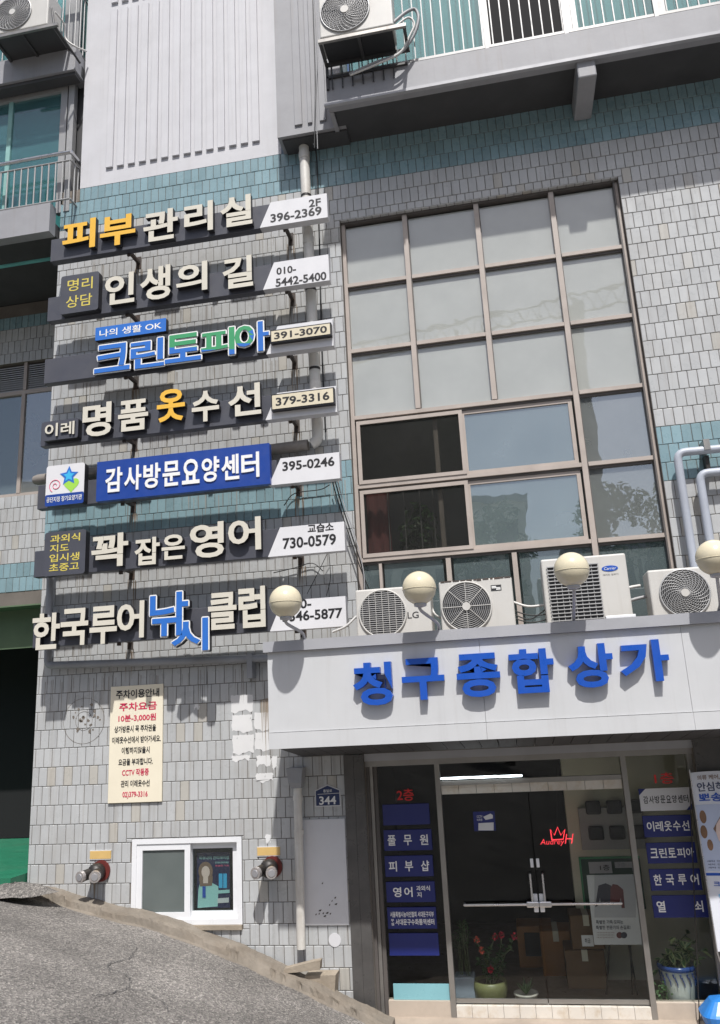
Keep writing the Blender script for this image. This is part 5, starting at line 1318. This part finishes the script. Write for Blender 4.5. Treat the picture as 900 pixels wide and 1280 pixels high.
# cables
def cable(pts, r, mt, lab, cat='cable', loc=None, grp=None):
    q = MB(); P = bezpath(pts, 6); q.tube(P, r, mt, 6); return q.build('cable', None, P[-1], lab, cat, grp)
A = lambda x, y, Y=-.05: at(x, y, Y)
cable([A(393,185,-.33), A(394,100,-.34), A(391,0,-.34)], .007, 'cable_black', 'black cable running up the grey shaft')
cable([A(397,186,-.34), A(395,120,-.35), A(397,60,-.35), A(396,-10,-.35)], .006, 'cable_grey', 'grey cable running up the shaft beside the black one')
cable([A(392,180,-.33), A(396,200,-.06), A(399,290), A(402,420), A(407,540)], .010, 'cable_black', 'black cable running down beside the white drain pipe')
for i, (p_, r_, m_) in enumerate((([(418,598),(427,630),(440,670),(452,708),(458,740)], .008, 'cable_black'), ([(415,600),(424,632),(436,668),(449,706),(462,738)], .007, 'cable_black'), ([(421,598),(431,634),(443,668),(454,712),(456,742)], .006, 'cable_grey'), ([(411,690),(413,722),(408,745)], .004, 'cable_black'))):
    cable([A(x, y, -.10-.012*i) for x, y in p_], r_, m_, ('thick black cable sagging past the window corner to the canopy', 'second black cable sagging past the window corner', 'grey cable among the black ones at the window corner', 'thin black cable hanging from the sixth phone plate')[i], 'cable')
cable([A(411,688,-.1), A(398,715,-.08), A(384,742,-.08)], .004, 'cable_black', 'thin black cable slanting down from the sixth phone plate')
cable([A(355,632,-.04), A(368,617,-.04), A(400,612,-.04), A(412,606,-.06)], .006, 'cable_black', 'dark cable looping over the teal tiles below the blue sign')
cable([A(342,716,-.04), A(368,710,-.04), A(390,704,-.04), A(404,714,-.04)], .005, 'cable_black', 'dark cable looping over the tiles below the sixth sign')
cable([A(416,790,-.55), A(432,783,-.6), A(446,770,-.6)], .012, 'cable_white', 'white hose running from the barred unit towards the wall')
cable([A(437,93,-.80), A(470,78,-.85), A(497,68,-.85), A(515,48,-.85), A(523,25,-.85), A(519,12,-.85), A(508,15,-.9), A(492,28,-.95)], .020, 'cable_grey', 'grey insulated hose looping from the right upper unit')
cable([A(438,94,-.80), A(472,80,-.87), A(500,66,-.88), A(512,45,-.88), A(518,30,-.88), A(510,22,-.9), A(494,33,-.95)], .013, 'cable_white', 'white wrapped hose beside the grey loop of the right unit')
cable([A(69,15,-.5), A(80,30,-.35), A(82,48,-.28), A(94,58,-.26), A(108,64,-.1)], .013, 'cable_white', 'white hose running from the left upper unit to the white wall')
cable([A(800,732,-.4), A(785,735,-.45), A(770,742,-.4)], .014, 'cable_white', 'upper white hose between the tall unit and the swirl unit')
cable([A(810,745,-.4), A(790,750,-.42), A(772,757,-.4)], .016, 'cable_grey', 'lower grey hose between the tall unit and the swirl unit')
cable([A(640,752,-.35), A(660,758,-.4), A(682,756,-.4)], .012, 'cable_white', 'white hose between the spoked unit and the tallest unit')
cable([A(538,755,-.4), A(544,768,-.45), A(556,775,-.4)], .010, 'cable_white', 'white hose in the gap beside the barred unit')
for i, (x0, y0, x1, y1) in enumerate(((641,763,684,768),(642,768,682,762),(640,772,686,774))):
    cable([A(x0, y0, -.5), A((x0+x1)/2, y0+6, -.5), A(x1, y1, -.5)], .006, 'cable_black', ('topmost dark cable in the gap left of the tallest unit', 'middle dark cable in the gap left of the tallest unit', 'lowest dark cable in the gap left of the tallest unit')[i])

# ================================================================ WALL FITTINGS
NB = empty('parking_notice', at(170, 1003, -.02), 'cream parking fee notice board with black and crimson lettering on the tiles', 'notice')
a = at(136.6, 930, -.02); b = at(203, 930, -.02); q = MB(); q.bev(a.x, b.x, -.022, -.001, at(168, 1003.2, -.02).z, at(171, 856.5, -.02).z, 'notice_cream', .003, 1); q.build('board', NB)
q = MB(); Y = -.0245
for s, l, r_, h, m_ in (('주차이용안내',(145,868.5),(199,865),10.5,'black_print'),('주차요금',(149,884.5),(196,881),10.5,'red_print'),('10분-3,000원',(148,898.5),(195,896),9.5,'red_print'),('상가방문시 꼭 주차권을',(143,912),(195,909.5),8.5,'black_print'),('이레옷수선에서 받아가세요.',(140,925.5),(201,923),8.5,'black_print'),('이행하지않을시',(152,938.5),(187,937),8.5,'black_print'),('요금을 부과합니다.',(148,953),(191,951),8.5,'black_print'),('CCTV 작동중',(152.5,966),(186,964.5),9,'red_print'),('관리 이레옷수선',(151,980),(187,978.5),8.5,'black_print'),('02)379-3316',(153,994.5),(184.5,993),9,'red_print')):
    q = MB(); line(q, s, l, r_, h, Y, m_, .0018, .022); q.build('lettering', NB)
# house number
HN = empty('house_number_plate', at(410, 1008, -.01), 'navy house number plate with pointed top reading 344', 'number plate')
q = MB()
def pent(g, Y0, Y1, mt): 
    a = at(394.5, 1008.5); b = at(425.5, 987); t = at(410, 980.5); q.prism([(a.x+g, a.z+g),(b.x-g, a.z+g),(b.x-g, b.z-g*.6),((a.x+b.x)/2, t.z-g*1.1),(a.x+g, b.z-g*.6)], Y0, Y1, mt)
pent(0, -.010, -.001, 'poster_white'); pent(.010, -.0125, -.0101, 'plate_navy'); q.build('plate', HN)
q = MB(); line(q, '344', (399,1001.5), (420,999.5), 10.5, -.015, 'letter_white', .0015, .02); line(q, '통일로', (404,989), (415,988.2), 3.6, -.015, 'letter_white', .0015, .008); flat(q, [(397,993.3),(424,991.6),(424,991),(397,992.7)], -.0145, 'poster_white'); q.build('lettering', HN)
WP = MB(); a = at(380, 1157, -.01); b = at(431, 1023, -.01); WP.bev(a.x, b.x, -.014, .0, a.z, b.z, 'panel_white', .003, 1)
r = empty('white_panel', (a.x, 0, a.z), 'blank white panel with scuffed lettering beside the granite pillar', 'panel'); WP.build('sheet', r)
q = MB(); rg = random.Random(31)
for (x, y) in ((415,1126),(412,1131),(419,1122),(420,1130),(395,1143),(399,1142),(404,1141.5),(409,1141),(413,1142),(400,1138),(406,1145),(403,1104)):
    s_ = rg.uniform(.8, 2.4); flat(q, [(x-s_,y+1),(x+s_*.4,y+1.2),(x+s_,y-1.2),(x-s_*.3,y-.6)], -.0165, 'rust_iron')
q.build('scuffed_letters', r)
q = MB(); c = at(418.5, 1175); q.disc((c.x, c.z), .062, -.005, .0, 'panel_white', 24); q.build('round_sticker', None, (c.x, 0, c.z), 'round white sticker on the tiles below the white panel', 'sticker')
# fire hose inlets
for (x, y), (lx, ly), lab in (((122,1087),(126,1068.5),'twin capped hose inlet left of the white sliding window'), ((336,1082),(336,1064),'twin capped hose inlet between the sliding window and the down pipe')):
    c = at(x+3, y+1.5, 0.); r = empty('hose_inlet', (c.x, 0, c.z), lab, 'hose inlet', 'twin hose inlets in the lower wall')
    q = MB(); q.disc((c.x+.015, c.z+.0), .105, -.022, -.001, 'red_valve', 24, .105); q.build('flange', r)
    q = MB(); q.lathe((c.x, -.02, c.z), [(.07,0),(.085,.02),(.09,.08),(.07,.13),(0,.14)], 'dark_iron', 20, 'y')
    q.build('body', r)
    for s in (-1, 1):
        e = Vector((c.x+s*.075, -.24, c.z-.012)); b = Vector((c.x+s*.03, -.09, c.z))
        q = MB(); q.tube([b, e], [.055, .052], 'dark_iron', 16); h_ = q.build('nozzle', r)
        d = (e-b).normalized(); q = MB(); q.tube([e-d*.005, e+d*.03], [.058,.056], 'cap_chrome', 18); q.tube([e+d*.031, e+d*.036], [.035,.033], 'pole_metal', 14); q.build('cap', h_)
    p = at(lx, ly); r2 = empty('label_plate', (p.x, 0, p.z-.04), 'small yellow label plate above the '+('left' if x < 200 else 'right')+' hose inlet', 'label plate')
    q = MB(); q.bev(p.x-.12, p.x+.12, -.012, -.001, p.z-.04, p.z+.04, 'label_yellow', .002, 1); q.build('plate', r2)
    q = MB(); q.box(p.x-.122, p.x+.122, -.0105, -.0006, p.z+.0405, p.z+.046, 'poster_white'); q.box(p.x-.122, p.x+.122, -.0105, -.0006, p.z-.046, p.z-.0405, 'poster_white'); q.build('rim', r2)

# ================================================================ ACROSS THE STREET (mirrored in the window glass, flanking blocks added for shade)
rg = random.Random(44)
for (x, y, h, w_), lab in zip(((7.4,-26,13.2,2.8),(10.6,-27,12.0,2.5),(1.2,-25,11.4,2.2)), ('leafy tree across the street, mirrored in the right column of panes', 'smaller leafy tree across the street at the right edge of the reflections', 'leafy tree across the street mirrored in the middle of the lower panes')):
    zg_ = road_z(x, y); r = empty('street_tree', (x, y, zg_), lab, 'tree', 'trees mirrored in the window')
    q = MB(); q.tube(bezpath([(x,y,zg_-.1),(x+.1,y,zg_+h*.3),(x-.1,y,zg_+h*.65)], 5), [.22-.012*k for k in range(11)], 'rust_iron', 8)
    for k in range(6): a = k*1.05; q.tube([(x,y,zg_+h*(.3+.05*k)), (x+math.cos(a)*w_*.7, y+math.sin(a)*w_*.7, zg_+h*(.5+.06*k))], [.09,.03], 'rust_iron', 6)
    q.build('trunk', r)
    q = MB()
    for k in range(16):
        a = rg.uniform(0,6.28); f = rg.random(); c = (x+math.cos(a)*w_*.75*f**.5, y+math.sin(a)*w_*.6*f**.5, zg_+h*rg.uniform(.45,.92)-f*.6); leaf_cloud(q, c, (w_*.38,)*2+(w_*.3,), 170, .14, 'leaf', rg)
    q.build('crown', r)
r = empty('apartment_block', (-2, -45, 0), 'pale apartment block across the street mirrored in the lower sliding window', 'building')
q = MB(); q.box(-8, 3.6, -57, -45, -.5, 16.5, 'interior_cream'); q.build('wall', r)
for i_ in range(5):
    for k_ in range(5):
        q = MB(); q.box(-7.3+i_*2.2, -5.8+i_*2.2, -44.99, -44.9, 1.2+k_*3.1, 2.9+k_*3.1, 'ac_dark'); q.build('window', r)
q = MB(); q.box(-8.2, 3.8, -57.2, -44.7, 16.5, 16.9, 'grey_paint'); q.build('roof', r)
for (x0_, x1_, y_, h_), lab in zip(((-34,-10,-42,21),(6,30,-48,13)), ('long pale apartment block added left of the mirrored block to block low sky light', 'low apartment block added behind the mirrored trees to block low sky light')):  # flanking blocks added to cut low sky light and deepen shade on the facade
    r = empty('apartment_block', ((x0_+x1_)/2, y_, 0), lab, 'building')
    q = MB(); q.box(x0_, x1_, y_-12, y_, -1, h_, 'interior_cream'); q.build('wall', r); q = MB(); q.box(x0_-.2, x1_+.2, y_-12.2, y_+.3, h_, h_+.4, 'grey_paint'); q.build('roof', r)
    n_ = int((x1_-x0_)/2.4)
    for i_ in range(n_):
        for k_ in range(int(h_/3.1)): q = MB(); q.box(x0_+.5+i_*2.4, x0_+2.1+i_*2.4, y_+.01, y_+.08, 1.2+k_*3.1, 2.8+k_*3.1, 'ac_dark'); q.build('window', r)
r = empty('tower_crane', (10.5, -62, 0), 'tower crane far across the street, mirrored in the third row of panes', 'crane')
q = MB(); q.box(9.9, 11.1, -62.6, -61.4, 0, 39, 'rust_iron'); q.build('mast', r)
q = MB(); P0, P1 = Vector((-14,-62,36)), Vector((16,-62,39)); up_ = Vector((0,0,1.6))
q.tube([P0, P1], .14, 'rust_iron', 5); q.tube([P0+up_, P1+up_], .14, 'rust_iron', 5)
for k in range(24): a = P0.lerp(P1, k/24); b = P0.lerp(P1, (k+.5)/24)+up_; c = P0.lerp(P1, (k+1)/24); q.tube([a, b, c], .08, 'rust_iron', 4)
q.build('jib', r)

cu = TOBJ[0].data; bpy.data.objects.remove(TOBJ[0]); bpy.data.curves.remove(cu); bpy.data.scenes.remove(TSC)
